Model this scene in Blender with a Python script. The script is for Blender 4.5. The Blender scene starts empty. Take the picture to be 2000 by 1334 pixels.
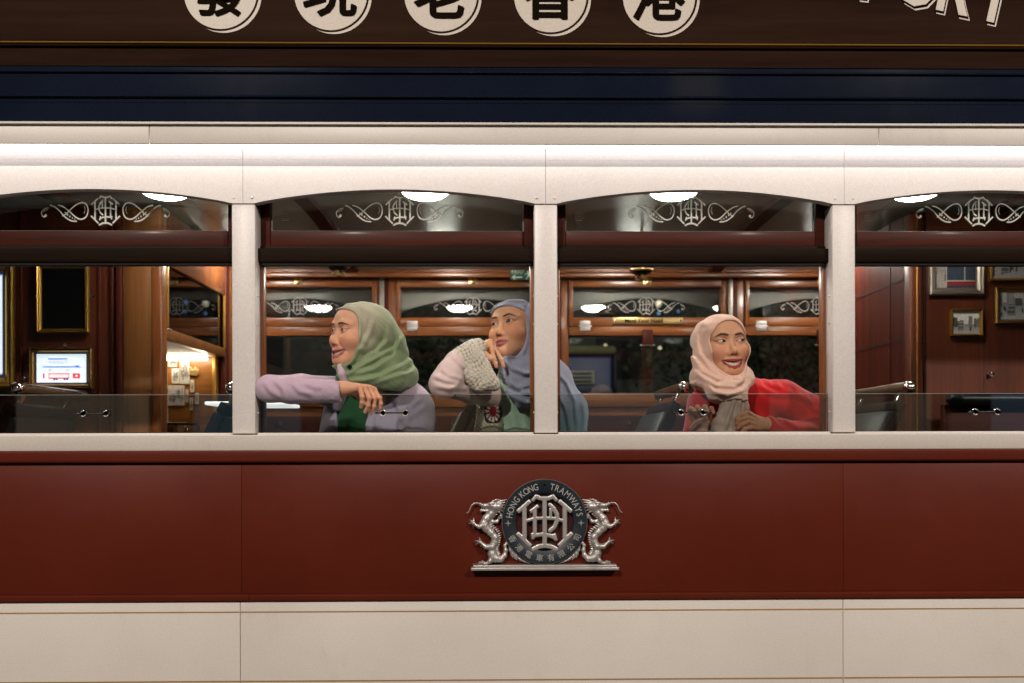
import bpy, bmesh, math, random
import numpy as np
from mathutils import Matrix, Vector

# ------------------------------------------------------------------ camera, sky, exposure
scene = bpy.context.scene
EYE = 1.5                      # eye height above the road
DIST = 2.8                     # camera to the tram side (plane y = 0)
PPM = 620.0                    # photograph pixels per metre in that plane
YAW = 0.0136
cam_d = bpy.data.cameras.new('camera')
cam = bpy.data.objects.new('camera', cam_d)
scene.collection.objects.link(cam)
cam_d.sensor_width = 36.0
cam_d.lens = 36.0 * DIST * PPM / 2000.0
cam_d.shift_y = (870 - 667) / 2000.0
cam_d.clip_start = 0.05
cam_d.clip_end = 400.0
cam.matrix_world = (Matrix.Translation((-DIST * YAW, -DIST, EYE)) @ Matrix.Rotation(-math.atan(YAW), 4, 'Z')
                    @ Matrix.Rotation(math.radians(90), 4, 'X') @ Matrix.Rotation(math.radians(-0.14), 4, 'Z'))
cam_d.dof.use_dof = True
cam_d.dof.focus_distance = DIST + 0.10
cam_d.dof.aperture_fstop = 2.2
scene.camera = cam

world = bpy.data.worlds.new('World')
scene.world = world
world.use_nodes = True
wn = world.node_tree
bg = wn.nodes['Background']
sky_n = wn.nodes.new('ShaderNodeTexSky')
sky_n.sky_type = 'NISHITA'
sky_n.sun_disc = False
sky_n.sun_elevation = math.radians(-4)
sky_n.sun_rotation = math.radians(200)
wn.links.new(sky_n.outputs[0], bg.inputs[0])
bg.inputs[1].default_value = 0.10

scene.view_settings.view_transform = 'Standard'
scene.view_settings.look = 'None'
scene.view_settings.exposure = 0.0
scene.view_settings.gamma = 1.0
scene.cycles.max_bounces = 10
scene.cycles.transparent_max_bounces = 24
scene.cycles.caustics_reflective = False
scene.cycles.caustics_refractive = False
scene.cycles.sample_clamp_indirect = 4.0

STREET_LAMPS = [(-3.54, -9.0, 1450.0), (5.65, -9.0, 1260.0)]     # x, y, watts
LAMP_COL = (1.0, 0.90, 0.80)

random.seed(7)
COL = scene.collection

# ------------------------------------------------------------------ helpers
def X(px, y=0.0):
    return (px - 1000.0) / PPM * (1 + y / DIST) + YAW * y
def Z(py, y=0.0):
    return EYE + (870.0 - py) / PPM * (1 + y / DIST)
def P(px, py, y=0.0):
    return (X(px, y), y, Z(py, y))

BASE = {}
def tag(o, label, cat, group=None, kind=None):
    o['label'] = label
    o['category'] = cat
    if group: o['group'] = group
    if kind: o['kind'] = kind
    return o
def thing(name, loc, label, cat, group=None):
    o = bpy.data.objects.new(name, None)
    COL.objects.link(o)
    o.location = loc
    o.empty_display_size = 0.1
    BASE[o.name] = Vector(loc)
    return tag(o, label, cat, group)
def link_mesh(name, me, parent=None):
    o = bpy.data.objects.new(name, me)
    COL.objects.link(o)
    if parent is not None:
        o.parent = parent
        BASE[o.name] = BASE.get(parent.name, Vector((0, 0, 0)))
    else:
        BASE[o.name] = Vector((0, 0, 0))
    return o
def obj(name, verts, faces, mat, parent=None, smooth=False, col=None):
    """one mesh object; verts in world space, stored relative to the thing's base"""
    me = bpy.data.meshes.new(name)
    v = np.asarray(verts, dtype=float)
    if parent is not None:
        v = v - np.array(BASE.get(parent.name, Vector((0, 0, 0))))
    if isinstance(faces, np.ndarray):
        n, k = faces.shape
        me.vertices.add(len(v)); me.vertices.foreach_set('co', v.ravel())
        me.loops.add(n * k); me.loops.foreach_set('vertex_index', faces.ravel().astype(np.int32))
        me.polygons.add(n)
        me.polygons.foreach_set('loop_start', np.arange(0, n * k, k, dtype=np.int32))
        me.update(calc_edges=True)
        me.validate()
    else:
        me.from_pydata([tuple(p) for p in v], [], faces)
        me.update()
    if smooth:
        me.polygons.foreach_set('use_smooth', np.ones(len(me.polygons), dtype=bool))
    if col is not None:
        a = me.color_attributes.new('Col', 'FLOAT_COLOR', 'POINT')
        c = np.ones((len(me.vertices), 4)); c[:, :3] = col
        a.data.foreach_set('color', c.ravel())
    for m in (mat if isinstance(mat, (list, tuple)) else [mat]):
        me.materials.append(m)
    return link_mesh(name, me, parent)

class MB:
    """collects primitives for ONE mesh object"""
    def __init__(s): s.v = []; s.f = []
    def add(s, v, f):
        n = len(s.v); s.v += [tuple(p) for p in v]; s.f += [tuple(i + n for i in q) for q in f]; return s
    def box(s, x0, x1, y0, y1, z0, z1, bev=0.0):
        if x0 > x1: x0, x1 = x1, x0
        if y0 > y1: y0, y1 = y1, y0
        if z0 > z1: z0, z1 = z1, z0
        if bev <= 0:
            v = [(x, y, z) for x in (x0, x1) for y in (y0, y1) for z in (z0, z1)]
            return s.add(v, [(0, 1, 3, 2), (4, 6, 7, 5), (0, 4, 5, 1), (2, 3, 7, 6), (0, 2, 6, 4), (1, 5, 7, 3)])
        bm = bmesh.new()
        bmesh.ops.create_cube(bm, size=1)
        for q in bm.verts:
            q.co = Vector(((x0 + x1) / 2 + q.co.x * (x1 - x0), (y0 + y1) / 2 + q.co.y * (y1 - y0), (z0 + z1) / 2 + q.co.z * (z1 - z0)))
        b = min(bev, 0.45 * min(x1 - x0, y1 - y0, z1 - z0))
        bmesh.ops.bevel(bm, geom=list(bm.edges), offset=b, segments=2, affect='EDGES', profile=0.5)
        bm.verts.index_update()
        s.add([q.co for q in bm.verts], [[q.index for q in f.verts] for f in bm.faces])
        bm.free(); return s
    def prof_x(s, pts, x0, x1):
        """closed (y,z) profile swept along x"""
        n = len(pts)
        v = [(x0, y, z) for y, z in pts] + [(x1, y, z) for y, z in pts]
        f = [(i, (i + 1) % n, n + (i + 1) % n, n + i) for i in range(n)] + [tuple(range(n - 1, -1, -1)), tuple(range(n, 2 * n))]
        return s.add(v, f)
    def prism(s, pts, y0, y1):
        """closed (x,z) outline extruded in y"""
        n = len(pts)
        v = [(x, y0, z) for x, z in pts] + [(x, y1, z) for x, z in pts]
        f = [(i, (i + 1) % n, n + (i + 1) % n, n + i) for i in range(n)] + [tuple(range(n - 1, -1, -1)), tuple(range(n, 2 * n))]
        return s.add(v, f)
    def rings(s, rs, cap=True):
        n = len(rs[0]); b = len(s.v)
        for r in rs: s.v += [tuple(p) for p in r]
        for i in range(len(rs) - 1):
            for j in range(n):
                s.f.append((b + i * n + j, b + i * n + (j + 1) % n, b + (i + 1) * n + (j + 1) % n, b + (i + 1) * n + j))
        if cap:
            s.f.append(tuple(b + j for j in range(n - 1, -1, -1)))
            s.f.append(tuple(b + (len(rs) - 1) * n + j for j in range(n)))
        return s
    def tube(s, pts, r, n=10, cap=True):
        pts = [Vector(p) for p in pts]
        rr = r if isinstance(r, (list, tuple)) else [r] * len(pts)
        rs = []; up = None
        for i, p in enumerate(pts):
            d = (pts[min(i + 1, len(pts) - 1)] - pts[max(i - 1, 0)]).normalized()
            if up is None or abs(up.dot(d)) > 0.95:
                up = Vector((0, 0, 1)) if abs(d.z) < 0.9 else Vector((0, 1, 0))
            a = d.cross(up).normalized(); b = a.cross(d).normalized(); up = b
            rs.append([p + (a * math.cos(t) + b * math.sin(t)) * rr[i] for t in [2 * math.pi * k / n for k in range(n)]])
        return s.rings(rs, cap)
    def lathe(s, prof, c, axis='z', n=24):
        """(r, h) profile about an axis through c"""
        c = Vector(c); rs = []
        for r, h in prof:
            ring = []
            for k in range(n):
                t = 2 * math.pi * k / n; a, b = max(r, 1e-5) * math.cos(t), max(r, 1e-5) * math.sin(t)
                ring.append(c + Vector({'z': (a, b, h), 'y': (a, h, b), 'x': (h, a, b)}[axis]))
            rs.append(ring)
        return s.rings(rs)
    def build(s, name, mat, parent=None, smooth=False, auto=None):
        bm = bmesh.new()
        base = BASE.get(parent.name, Vector((0, 0, 0))) if parent is not None else Vector((0, 0, 0))
        vs = [bm.verts.new(Vector(p) - base) for p in s.v]
        for f in s.f:
            try: bm.faces.new([vs[i] for i in f])
            except ValueError: pass
        bmesh.ops.recalc_face_normals(bm, faces=bm.faces)
        if smooth:
            for f in bm.faces: f.smooth = True
            ang = math.radians(auto or 35)
            for e in bm.edges:
                if len(e.link_faces) == 2 and e.calc_face_angle(0) > ang: e.smooth = False
        me = bpy.data.meshes.new(name); bm.to_mesh(me); bm.free()
        for m in (mat if isinstance(mat, (list, tuple)) else [mat]): me.materials.append(m)
        return link_mesh(name, me, parent)
def box(name, x0, x1, y0, y1, z0, z1, mat, parent=None, bev=0.003):
    return MB().box(x0, x1, y0, y1, z0, z1, bev).build(name, mat, parent, smooth=bev > 0, auto=50)
def copy_tree(o, parent=None, loc=None):
    c = o.copy(); COL.objects.link(c)
    if parent is not None: c.parent = parent
    if loc is not None: c.location = loc
    for ch in list(o.children): copy_tree(ch, c)
    return c

# ------------------------------------------------------------------ materials
def nt(m): m.use_nodes = True; return m.node_tree, m.node_tree.nodes['Principled BSDF']
def srgb(r, g, b):
    return tuple(((c / 255) / 12.92 if c / 255 <= 0.04045 else ((c / 255 + 0.055) / 1.055) ** 2.4) for c in (r, g, b))
def ramp(t, fac, stops):
    r = t.nodes.new('ShaderNodeValToRGB')
    el = r.color_ramp.elements
    while len(el) < len(stops): el.new(0.5)
    for e, (p, c) in zip(el, stops): e.position = p; e.color = (*c, 1)
    t.links.new(fac, r.inputs[0]); return r.outputs[0]
def coords(t, scale=(1, 1, 1), rot=(0, 0, 0)):
    tc = t.nodes.new('ShaderNodeTexCoord'); mp = t.nodes.new('ShaderNodeMapping')
    mp.inputs['Scale'].default_value = scale; mp.inputs['Rotation'].default_value = rot
    t.links.new(tc.outputs['Object'], mp.inputs[0]); return mp.outputs[0]
def noise(t, vec, scale, detail=4, rough=0.55):
    n = t.nodes.new('ShaderNodeTexNoise'); n.inputs['Scale'].default_value = scale
    n.inputs['Detail'].default_value = detail; n.inputs['Roughness'].default_value = rough
    if vec is not None: t.links.new(vec, n.inputs['Vector'])
    return n.outputs['Fac']
def bump(t, b, h, strength, dist=0.002):
    n = t.nodes.new('ShaderNodeBump'); n.inputs['Strength'].default_value = strength; n.inputs['Distance'].default_value = dist
    t.links.new(h, n.inputs['Height']); t.links.new(n.outputs[0], b.inputs['Normal'])
def plain(name, c, rough=0.5, metal=0.0, spec=0.5, coat=0.0, emit=None, es=0.0):
    m = bpy.data.materials.new(name); t, b = nt(m)
    b.inputs['Base Color'].default_value = (*c, 1); b.inputs['Roughness'].default_value = rough
    b.inputs['Metallic'].default_value = metal; b.inputs['Specular IOR Level'].default_value = spec
    b.inputs['Coat Weight'].default_value = coat
    if emit: b.inputs['Emission Color'].default_value = (*emit, 1); b.inputs['Emission Strength'].default_value = es
    return m
def paint(name, c, rough=0.35, var=0.12, coat=0.0, bumpy=0.08, grime=0.25, grime_c=None, wave=3.0):
    """brushed-on coach paint: slight mottling, faint orange peel, wear and grime with a shape of its own"""
    m = bpy.data.materials.new(name); t, b = nt(m)
    v = coords(t)
    n1 = noise(t, v, 2.3, 6, 0.6)
    d = tuple(x * (1 - var) for x in c); l = tuple(min(1, x * (1 + var * 0.6)) for x in c)
    base = ramp(t, n1, [(0.3, d), (0.7, l)])
    g = grime_c or tuple(x * 0.55 for x in c)
    n2 = noise(t, coords(t, (1, 1, 0.35)), 9, 9, 0.72)
    mx = t.nodes.new('ShaderNodeMix'); mx.data_type = 'RGBA'
    mf = t.nodes.new('ShaderNodeMapRange'); mf.inputs[1].default_value = 0.56; mf.inputs[2].default_value = 0.78
    mf.inputs[3].default_value = 0.0; mf.inputs[4].default_value = grime
    t.links.new(n2, mf.inputs[0]); t.links.new(mf.outputs[0], mx.inputs[0])
    t.links.new(base, mx.inputs[6]); mx.inputs[7].default_value = (*g, 1)
    # fine speckle of dust and pigment
    n3 = noise(t, v, 230, 2, 0.7)
    sp = t.nodes.new('ShaderNodeMix'); sp.data_type = 'RGBA'; sp.blend_type = 'MULTIPLY'; sp.inputs[0].default_value = 1.0
    t.links.new(mx.outputs[2], sp.inputs[6]); t.links.new(ramp(t, n3, [(0.28, (0.83, 0.84, 0.87)), (0.5, (0.945, 0.925, 0.91)), (0.72, (1, 1, 1))]), sp.inputs[7])
    t.links.new(sp.outputs[2], b.inputs['Base Color'])
    rr = t.nodes.new('ShaderNodeMapRange'); rr.inputs[3].default_value = rough * 0.75; rr.inputs[4].default_value = min(1, rough * 1.35)
    t.links.new(n1, rr.inputs[0]); t.links.new(rr.outputs[0], b.inputs['Roughness'])
    b.inputs['Coat Weight'].default_value = coat; b.inputs['Coat Roughness'].default_value = 0.0
    bump(t, b, noise(t, v, 14, 5, 0.5), bumpy, 0.004)
    return m
def wood(name, dark, light, axis='x', rough=0.32, coat=0.5, scale=1.0):
    m = bpy.data.materials.new(name); t, b = nt(m)
    s = {'x': (1.2, 22, 22), 'z': (22, 22, 1.2), 'y': (22, 1.2, 22)}[axis]
    s = tuple(q * scale for q in s)
    n1 = noise(t, coords(t, s), 1.0, 8, 0.6)
    n2 = noise(t, coords(t, tuple(q * 7 for q in s)), 1.0, 4, 0.7)
    ad = t.nodes.new('ShaderNodeMath'); ad.operation = 'MULTIPLY_ADD'; ad.inputs[1].default_value = 0.45
    t.links.new(n2, ad.inputs[0]); t.links.new(n1, ad.inputs[2])
    c = ramp(t, ad.outputs[0], [(0.45, dark), (0.95, light)])
    t.links.new(c, b.inputs['Base Color'])
    b.inputs['Roughness'].default_value = rough; b.inputs['Coat Weight'].default_value = coat; b.inputs['Coat Roughness'].default_value = 0.15
    bump(t, b, ad.outputs[0], 0.12, 0.002)
    return m
def glass(name, tint, ior=1.5, rough=0.0, extra=0.0):
    """thin pane: tinted see-through plus its mirror reflection by Fresnel"""
    m = bpy.data.materials.new(name); m.use_nodes = True; t = m.node_tree
    for n in list(t.nodes): t.nodes.remove(n)
    o = t.nodes.new('ShaderNodeOutputMaterial'); mx = t.nodes.new('ShaderNodeMixShader')
    tr = t.nodes.new('ShaderNodeBsdfTransparent'); gl = t.nodes.new('ShaderNodeBsdfGlossy')
    fr = t.nodes.new('ShaderNodeFresnel'); fr.inputs[0].default_value = ior
    tr.inputs[0].default_value = (*tint, 1); gl.inputs[0].default_value = (0.95, 0.97, 1, 1); gl.inputs[1].default_value = rough
    fac = fr.outputs[0]
    if extra:
        ad = t.nodes.new('ShaderNodeMath'); ad.operation = 'ADD'; ad.inputs[1].default_value = extra
        t.links.new(fac, ad.inputs[0]); fac = ad.outputs[0]
    t.links.new(fac, mx.inputs[0]); t.links.new(tr.outputs[0], mx.inputs[1]); t.links.new(gl.outputs[0], mx.inputs[2])
    t.links.new(mx.outputs[0], o.inputs[0]); return m
def vcol(name, rough=0.6, emit=0.0, sss=0.0, sheen=0.0, weave=0.0, wscale=600.0, coat=0.0, spec=0.5, metal=0.0, fine=0.0):
    """colour of the thing itself stored on its vertices (print, skin, cloth)"""
    m = bpy.data.materials.new(name); t, b = nt(m)
    a = t.nodes.new('ShaderNodeVertexColor'); a.layer_name = 'Col'
    colr = a.outputs[0]
    if fine:
        n = noise(t, coords(t), 320, 2, 0.7)
        mxx = t.nodes.new('ShaderNodeMix'); mxx.data_type = 'RGBA'; mxx.blend_type = 'MULTIPLY'; mxx.inputs[0].default_value = 1.0
        t.links.new(colr, mxx.inputs[6]); t.links.new(ramp(t, n, [(0.3, (1 - fine,) * 3), (0.7, (1, 1, 1))]), mxx.inputs[7]); colr = mxx.outputs[2]
    t.links.new(colr, b.inputs['Base Color'])
    b.inputs['Roughness'].default_value = rough; b.inputs['Specular IOR Level'].default_value = spec
    b.inputs['Sheen Weight'].default_value = sheen; b.inputs['Sheen Roughness'].default_value = 0.5
    b.inputs['Coat Weight'].default_value = coat; b.inputs['Metallic'].default_value = metal
    if sss:
        b.inputs['Subsurface Weight'].default_value = sss; b.inputs['Subsurface Radius'].default_value = (1, 0.35, 0.2)
        b.inputs['Subsurface Scale'].default_value = 0.006
    if emit:
        t.links.new(colr, b.inputs['Emission Color']); b.inputs['Emission Strength'].default_value = emit
    if weave:
        bump(t, b, noise(t, coords(t), wscale, 3, 0.6), weave, 0.0015)
    return m

M = {}
M['cream'] = paint('cream_paint', (0.735, 0.68, 0.62), 0.42, 0.06, grime=0.24, grime_c=(0.45, 0.37, 0.30), bumpy=0.05)
M['white'] = paint('white_paint', (0.80, 0.745, 0.71), 0.40, 0.05, grime=0.14, grime_c=(0.48, 0.42, 0.38), bumpy=0.06)
M['red'] = paint('maroon_paint', (0.118, 0.0165, 0.0070), 0.36, 0.12, coat=0.06, bumpy=0.05, grime=0.25)
M['red'].node_tree.nodes['Principled BSDF'].inputs['Specular IOR Level'].default_value = 0.22
M['navy'] = paint('navy_paint', (0.0085, 0.0125, 0.026), 0.07, 0.2, coat=0.0, bumpy=0.012, grime=0.3)
M['signbrown'] = wood('dark_sign_board', (0.010, 0.0050, 0.0035), (0.036, 0.0180, 0.0120), 'x', 0.5, 0.0, 0.25)
M['signbrown'].node_tree.nodes['Principled BSDF'].inputs['Specular IOR Level'].default_value = 0.0
M['signprint'] = paint('sign_print', (0.66, 0.59, 0.51), 0.5, 0.05, grime=0.15)
M['signink'] = plain('sign_ink', (0.010, 0.006, 0.004), 0.6, spec=0.0)
M['goldline'] = plain('gold_line_paint', (0.52, 0.27, 0.05), 0.35, 0.6)
M['goldpaint'] = plain('gold_stripe', (0.36, 0.20, 0.06), 0.45)
M['seam'] = plain('seam_shadow_gap', (0.05, 0.04, 0.035), 0.9)
M['wood_x'] = wood('teak_x', (0.085, 0.022, 0.006), (0.36, 0.115, 0.026), 'x')
M['wood_z'] = wood('teak_z', (0.085, 0.022, 0.006), (0.36, 0.115, 0.026), 'z')
M['mahog_x'] = wood('mahogany_x', (0.022, 0.005, 0.0025), (0.085, 0.015, 0.007), 'x', 0.5, 0.03)
M['mahog_z'] = wood('mahogany_z', (0.030, 0.006, 0.003), (0.12, 0.020, 0.009), 'z', 0.5, 0.03)
for _k in ('mahog_x', 'mahog_z'): M[_k].node_tree.nodes['Principled BSDF'].inputs['Specular IOR Level'].default_value = 0.18
M['panel_z'] = wood('panel_wood_z', (0.055, 0.012, 0.005), (0.155, 0.035, 0.012), 'z', 0.40, 0.05, 0.7)
M['oak_z'] = wood('amber_wood_z', (0.11, 0.037, 0.010), (0.24, 0.092, 0.023), 'z', 0.38, 0.2)
M['oak_x'] = wood('amber_wood_x', (0.16, 0.055, 0.012), (0.36, 0.15, 0.036), 'x', 0.34, 0.4)
M['darkwood'] = wood('dark_box_wood', (0.007, 0.004, 0.0025), (0.022, 0.0115, 0.007), 'x', 0.5, 0.0)
M['ceiling'] = paint('ceiling_paint', (0.55, 0.53, 0.48), 0.30, 0.1, coat=0.3, grime=0.2)
M['chrome'] = plain('chrome', (0.78, 0.76, 0.72), 0.12, 1.0)
M['steel'] = plain('brushed_steel', (0.42, 0.38, 0.33), 0.38, 1.0)
M['brass'] = plain('brass', (0.70, 0.48, 0.20), 0.30, 0.8)
M['silver'] = paint('cast_silver', (0.62, 0.58, 0.555), 0.36, 0.16, bumpy=0.25, grime=0.55, grime_c=(0.16, 0.13, 0.11))
M['silver'].node_tree.nodes['Principled BSDF'].inputs['Metallic'].default_value = 0.6
M['leather'] = paint('black_leather', (0.012, 0.016, 0.017), 0.38, 0.2, bumpy=0.3)
M['olive'] = paint('olive_cushion', (0.13, 0.115, 0.07), 0.6, 0.15)
M['darkwood'].node_tree.nodes['Principled BSDF'].inputs['Specular IOR Level'].default_value = 0.06
M['pane'] = glass('pane_glass', (0.81, 0.83, 0.825), 1.45)
M['edge'] = plain('pane_edge', (0.30, 0.36, 0.34), 0.3)
M['fan_glass'] = glass('fanlight_glass', (0.74, 0.76, 0.74), 1.5, 0.0, 0.03)
M['far_glass'] = glass('far_glass', (0.82, 0.84, 0.82), 1.5, 0.0, 0.02)
M['etch'] = bpy.data.materials.new('etched_white'); _t, _b = nt(M['etch'])
_b.inputs['Base Color'].default_value = (0.80, 0.78, 0.72, 1); _b.inputs['Roughness'].default_value = 0.7
_tl = _t.nodes.new('ShaderNodeBsdfTranslucent'); _tl.inputs[0].default_value = (0.85, 0.83, 0.76, 1)
_tp = _t.nodes.new('ShaderNodeBsdfTransparent')
_ms = _t.nodes.new('ShaderNodeMixShader'); _ms.inputs[0].default_value = 0.5
_m2 = _t.nodes.new('ShaderNodeMixShader'); _m2.inputs[0].default_value = 0.0
_t.links.new(_b.outputs[0], _ms.inputs[1]); _t.links.new(_tl.outputs[0], _ms.inputs[2])
_t.links.new(_ms.outputs[0], _m2.inputs[1]); _t.links.new(_tp.outputs[0], _m2.inputs[2])
_t.links.new(_m2.outputs[0], _t.nodes['Material Output'].inputs[0])
M['print'] = vcol('printed_paper', 0.5)
M['screen'] = vcol('lit_screen', 0.3, emit=0.95)
M['black'] = plain('black_gloss', (0.006, 0.006, 0.007), 0.18)
M['blackmat'] = plain('black_matt', (0.01, 0.01, 0.011), 0.7)
M['lamp'] = plain('lit_opal', (0.8, 0.8, 0.8), 0.4, emit=(1.0, 0.96, 0.86), es=50.0)
M['led'] = plain('led_strip', (0.8, 0.8, 0.8), 0.4, emit=(1.0, 0.965, 0.975), es=3.3)
# ------------------------------------------------------------------ implicit surfaces -> one continuous mesh
def s_sphere(c, r):
    c = [np.float32(q) for q in c]
    def f(p):
        x = p[:, 0] - c[0]; y = p[:, 1] - c[1]; z = p[:, 2] - c[2]
        return np.sqrt(x * x + y * y + z * z) - np.float32(r)
    return f
def s_ell(c, r, R=None):
    c = [np.float32(q) for q in c]; r = [np.float32(q) for q in r]
    def f(p):
        x = (p[:, 0] - c[0]) / r[0]; y = (p[:, 1] - c[1]) / r[1]; z = (p[:, 2] - c[2]) / r[2]
        k0 = np.sqrt(x * x + y * y + z * z)
        x = x / r[0]; y = y / r[1]; z = z / r[2]
        k1 = np.sqrt(x * x + y * y + z * z) + np.float32(1e-9)
        return k0 * (k0 - np.float32(1.0)) / k1
    return f
def s_cone(a, b, ra, rb):
    a = [np.float32(q) for q in a]; d = [np.float32(q) - w for q, w in zip(b, a)]
    L = np.float32(sum(float(q) ** 2 for q in d) + 1e-12); ra = np.float32(ra); dr = np.float32(rb) - ra
    def f(p):
        x = p[:, 0] - a[0]; y = p[:, 1] - a[1]; z = p[:, 2] - a[2]
        t = np.clip((x * d[0] + y * d[1] + z * d[2]) / L, 0, 1)
        x -= t * d[0]; y -= t * d[1]; z -= t * d[2]
        return np.sqrt(x * x + y * y + z * z) - ra - dr * t
    return f
def s_chain(pts, rs, k=0.0):
    fs = [s_cone(pts[i], pts[i + 1], rs[i], rs[i + 1]) for i in range(len(pts) - 1)]
    return fs[0] if len(fs) == 1 else u(k, *fs)
def smin(a, b, k):
    if k <= 0: return np.minimum(a, b)
    h = np.maximum(k - np.abs(a - b), 0)
    h *= h; h *= 0.25 / k
    return np.minimum(a, b) - h
def u(k, *fs):
    def f(p):
        d = fs[0](p)
        for g in fs[1:]: d = smin(d, g(p), k)
        return d
    return f
def cut(k, a, b):
    return lambda p: -smin(-a(p), b(p), k)
def surface_nets(f, lo, hi, h, band=True):
    lo = np.array(lo, np.float64); hi = np.array(hi, np.float64)
    n = np.ceil((hi - lo) / h).astype(int) + 1
    F = 4 if band else 1
    n = ((n + F - 1) // F) * F + 1
    ax = [lo[i] + h * np.arange(n[i]) for i in range(3)]
    def ev(I, J, K):
        p = np.empty((len(I), 3), np.float32, order='F')
        for a_, q_ in enumerate((I, J, K)): p[:, a_] = ax[a_][q_]
        out = np.empty(len(p), np.float32)
        for s in range(0, len(p), 400000): out[s:s + 400000] = f(p[s:s + 400000])
        return out
    if band:
        cg = np.meshgrid(*[np.arange(0, n[i], F) for i in range(3)], indexing='ij')
        cs = ev(*[g.ravel() for g in cg]).reshape(cg[0].shape)
        val = np.repeat(np.repeat(np.repeat(cs, F, 0), F, 1), F, 2)[:n[0], :n[1], :n[2]].copy()
        near = np.abs(cs) < h * F * 2.0
        nb = near
        mk = np.repeat(np.repeat(np.repeat(nb, F, 0), F, 1), F, 2)[:n[0], :n[1], :n[2]]
        I, J, K = np.nonzero(mk)
        val[I, J, K] = ev(I, J, K)
    else:
        I, J, K = np.meshgrid(*[np.arange(k) for k in n], indexing='ij')
        val = ev(I.ravel(), J.ravel(), K.ravel()).reshape(n)
    s = val < 0
    c = np.zeros(np.array(n) - 1, np.int8)
    for i in (0, 1):
        for j in (0, 1):
            for k in (0, 1): c += s[i:n[0] - 1 + i, j:n[1] - 1 + j, k:n[2] - 1 + k]
    act = (c > 0) & (c < 8)
    ci, cj, ck = np.nonzero(act)
    idx = -np.ones(act.shape, np.int64); idx[ci, cj, ck] = np.arange(len(ci))
    acc = np.zeros((len(ci), 3)); cnt = np.zeros(len(ci))
    cor = [(i, j, k) for i in (0, 1) for j in (0, 1) for k in (0, 1)]
    for a in range(8):
        for b in range(a + 1, 8):
            d = np.abs(np.array(cor[a]) - np.array(cor[b]))
            if d.sum() != 1: continue
            va = val[ci + cor[a][0], cj + cor[a][1], ck + cor[a][2]]; vb = val[ci + cor[b][0], cj + cor[b][1], ck + cor[b][2]]
            m = (va < 0) != (vb < 0)
            t = np.where(m, va / np.where(m, va - vb, 1), 0)
            p = np.array(cor[a]) + t[:, None] * (np.array(cor[b]) - np.array(cor[a]))
            acc += np.where(m[:, None], p, 0); cnt += m
    v = lo + (np.stack([ci, cj, ck], -1) + acc / cnt[:, None]) * h
    quads = []
    for a in range(3):
        sl0 = [slice(None)] * 3; sl1 = [slice(None)] * 3
        sl0[a] = slice(None, -1); sl1[a] = slice(1, None)
        e = s[tuple(sl0)] != s[tuple(sl1)]
        I, J, K = np.nonzero(e); q = np.stack([I, J, K], -1)
        b, c2 = (a + 1) % 3, (a + 2) % 3
        ok = (q[:, b] > 0) & (q[:, c2] > 0) & (q[:, b] < n[b] - 1) & (q[:, c2] < n[c2] - 1)
        q = q[ok]; flip = s[q[:, 0], q[:, 1], q[:, 2]]
        def cell(db, dc):
            r = q.copy(); r[:, b] -= db; r[:, c2] -= dc; return idx[r[:, 0], r[:, 1], r[:, 2]]
        f4 = np.stack([cell(1, 1), cell(0, 1), cell(0, 0), cell(1, 0)], -1)
        f4[~flip] = f4[~flip][:, ::-1]
        quads.append(f4)
    fq = np.concatenate(quads); fq = fq[(fq >= 0).all(1)]
    return v, fq
def relax(v, f, it=2, lam=0.5):
    e = np.concatenate([f[:, [0, 1]], f[:, [1, 2]], f[:, [2, 3]], f[:, [3, 0]]])
    e = np.concatenate([e, e[:, ::-1]])
    deg = np.bincount(e[:, 0], minlength=len(v))[:, None]
    for _ in range(it):
        acc = np.zeros_like(v)
        for a in range(3): acc[:, a] = np.bincount(e[:, 0], weights=v[e[:, 1], a], minlength=len(v))
        v = v + lam * (acc / np.maximum(deg, 1) - v)
    return v

# ------------------------------------------------------------------ flat ornament made of strokes (x,z plane, thin in y)
def seg2(p, a, b):
    dx, dz = b[0] - a[0], b[1] - a[1]
    x = p[:, 0] - a[0]; z = p[:, 1] - a[1]
    t = np.clip((x * dx + z * dz) / (dx * dx + dz * dz + 1e-12), 0, 1)
    x = x - t * dx; z = z - t * dz
    return np.sqrt(x * x + z * z)
def stroke2(pts, w):
    """polyline of half-width w (number or one per point), round ended"""
    ws = w if isinstance(w, (list, tuple)) else [w] * len(pts)
    def f(p):
        d = None
        for i in range(len(pts) - 1):
            a = np.array(pts[i]); b = np.array(pts[i + 1]); ba = b - a
            t = np.clip(((p - a) @ ba) / (ba @ ba + 1e-12), 0, 1)
            q = np.sqrt(((p - a - t[:, None] * ba) ** 2).sum(1)) - (ws[i] + (ws[i + 1] - ws[i]) * t)
            d = q if d is None else np.minimum(d, q)
        return d
    return f
def bar2(a, b, w):
    """square-ended stroke"""
    a = np.array(a, float); b = np.array(b, float); L = np.linalg.norm(b - a); d = (b - a) / L; n = np.array([-d[1], d[0]])
    def f(p):
        q = p - (a + b) / 2
        return np.maximum(np.abs(q @ d) - L / 2, np.abs(q @ n) - w)
    return f
def u2(*fs):
    return lambda p: np.min(np.stack([f(p) for f in fs]), 0)
def arc_pts(c, r, a0, a1, n=12):
    return [(c[0] + r * math.cos(math.radians(a0 + (a1 - a0) * i / n)), c[1] + r * math.sin(math.radians(a0 + (a1 - a0) * i / n))) for i in range(n + 1)]
def plate_from_2d(f2, lo, hi, h, thick, round_=0.0):
    """mesh of the 2D shape given thickness along y, from y=-thick to 0"""
    def f(p):
        d = f2(p[:, [0, 2]].astype(float)); e = np.abs(p[:, 1] + thick / 2) - thick / 2
        return np.maximum(d, e) if not round_ else -smin(-d, -e, round_)
    v, q = surface_nets(f, (lo[0], -thick - 2 * h, lo[1]), (hi[0], 2 * h, hi[1]), h)
    return v, q
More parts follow.
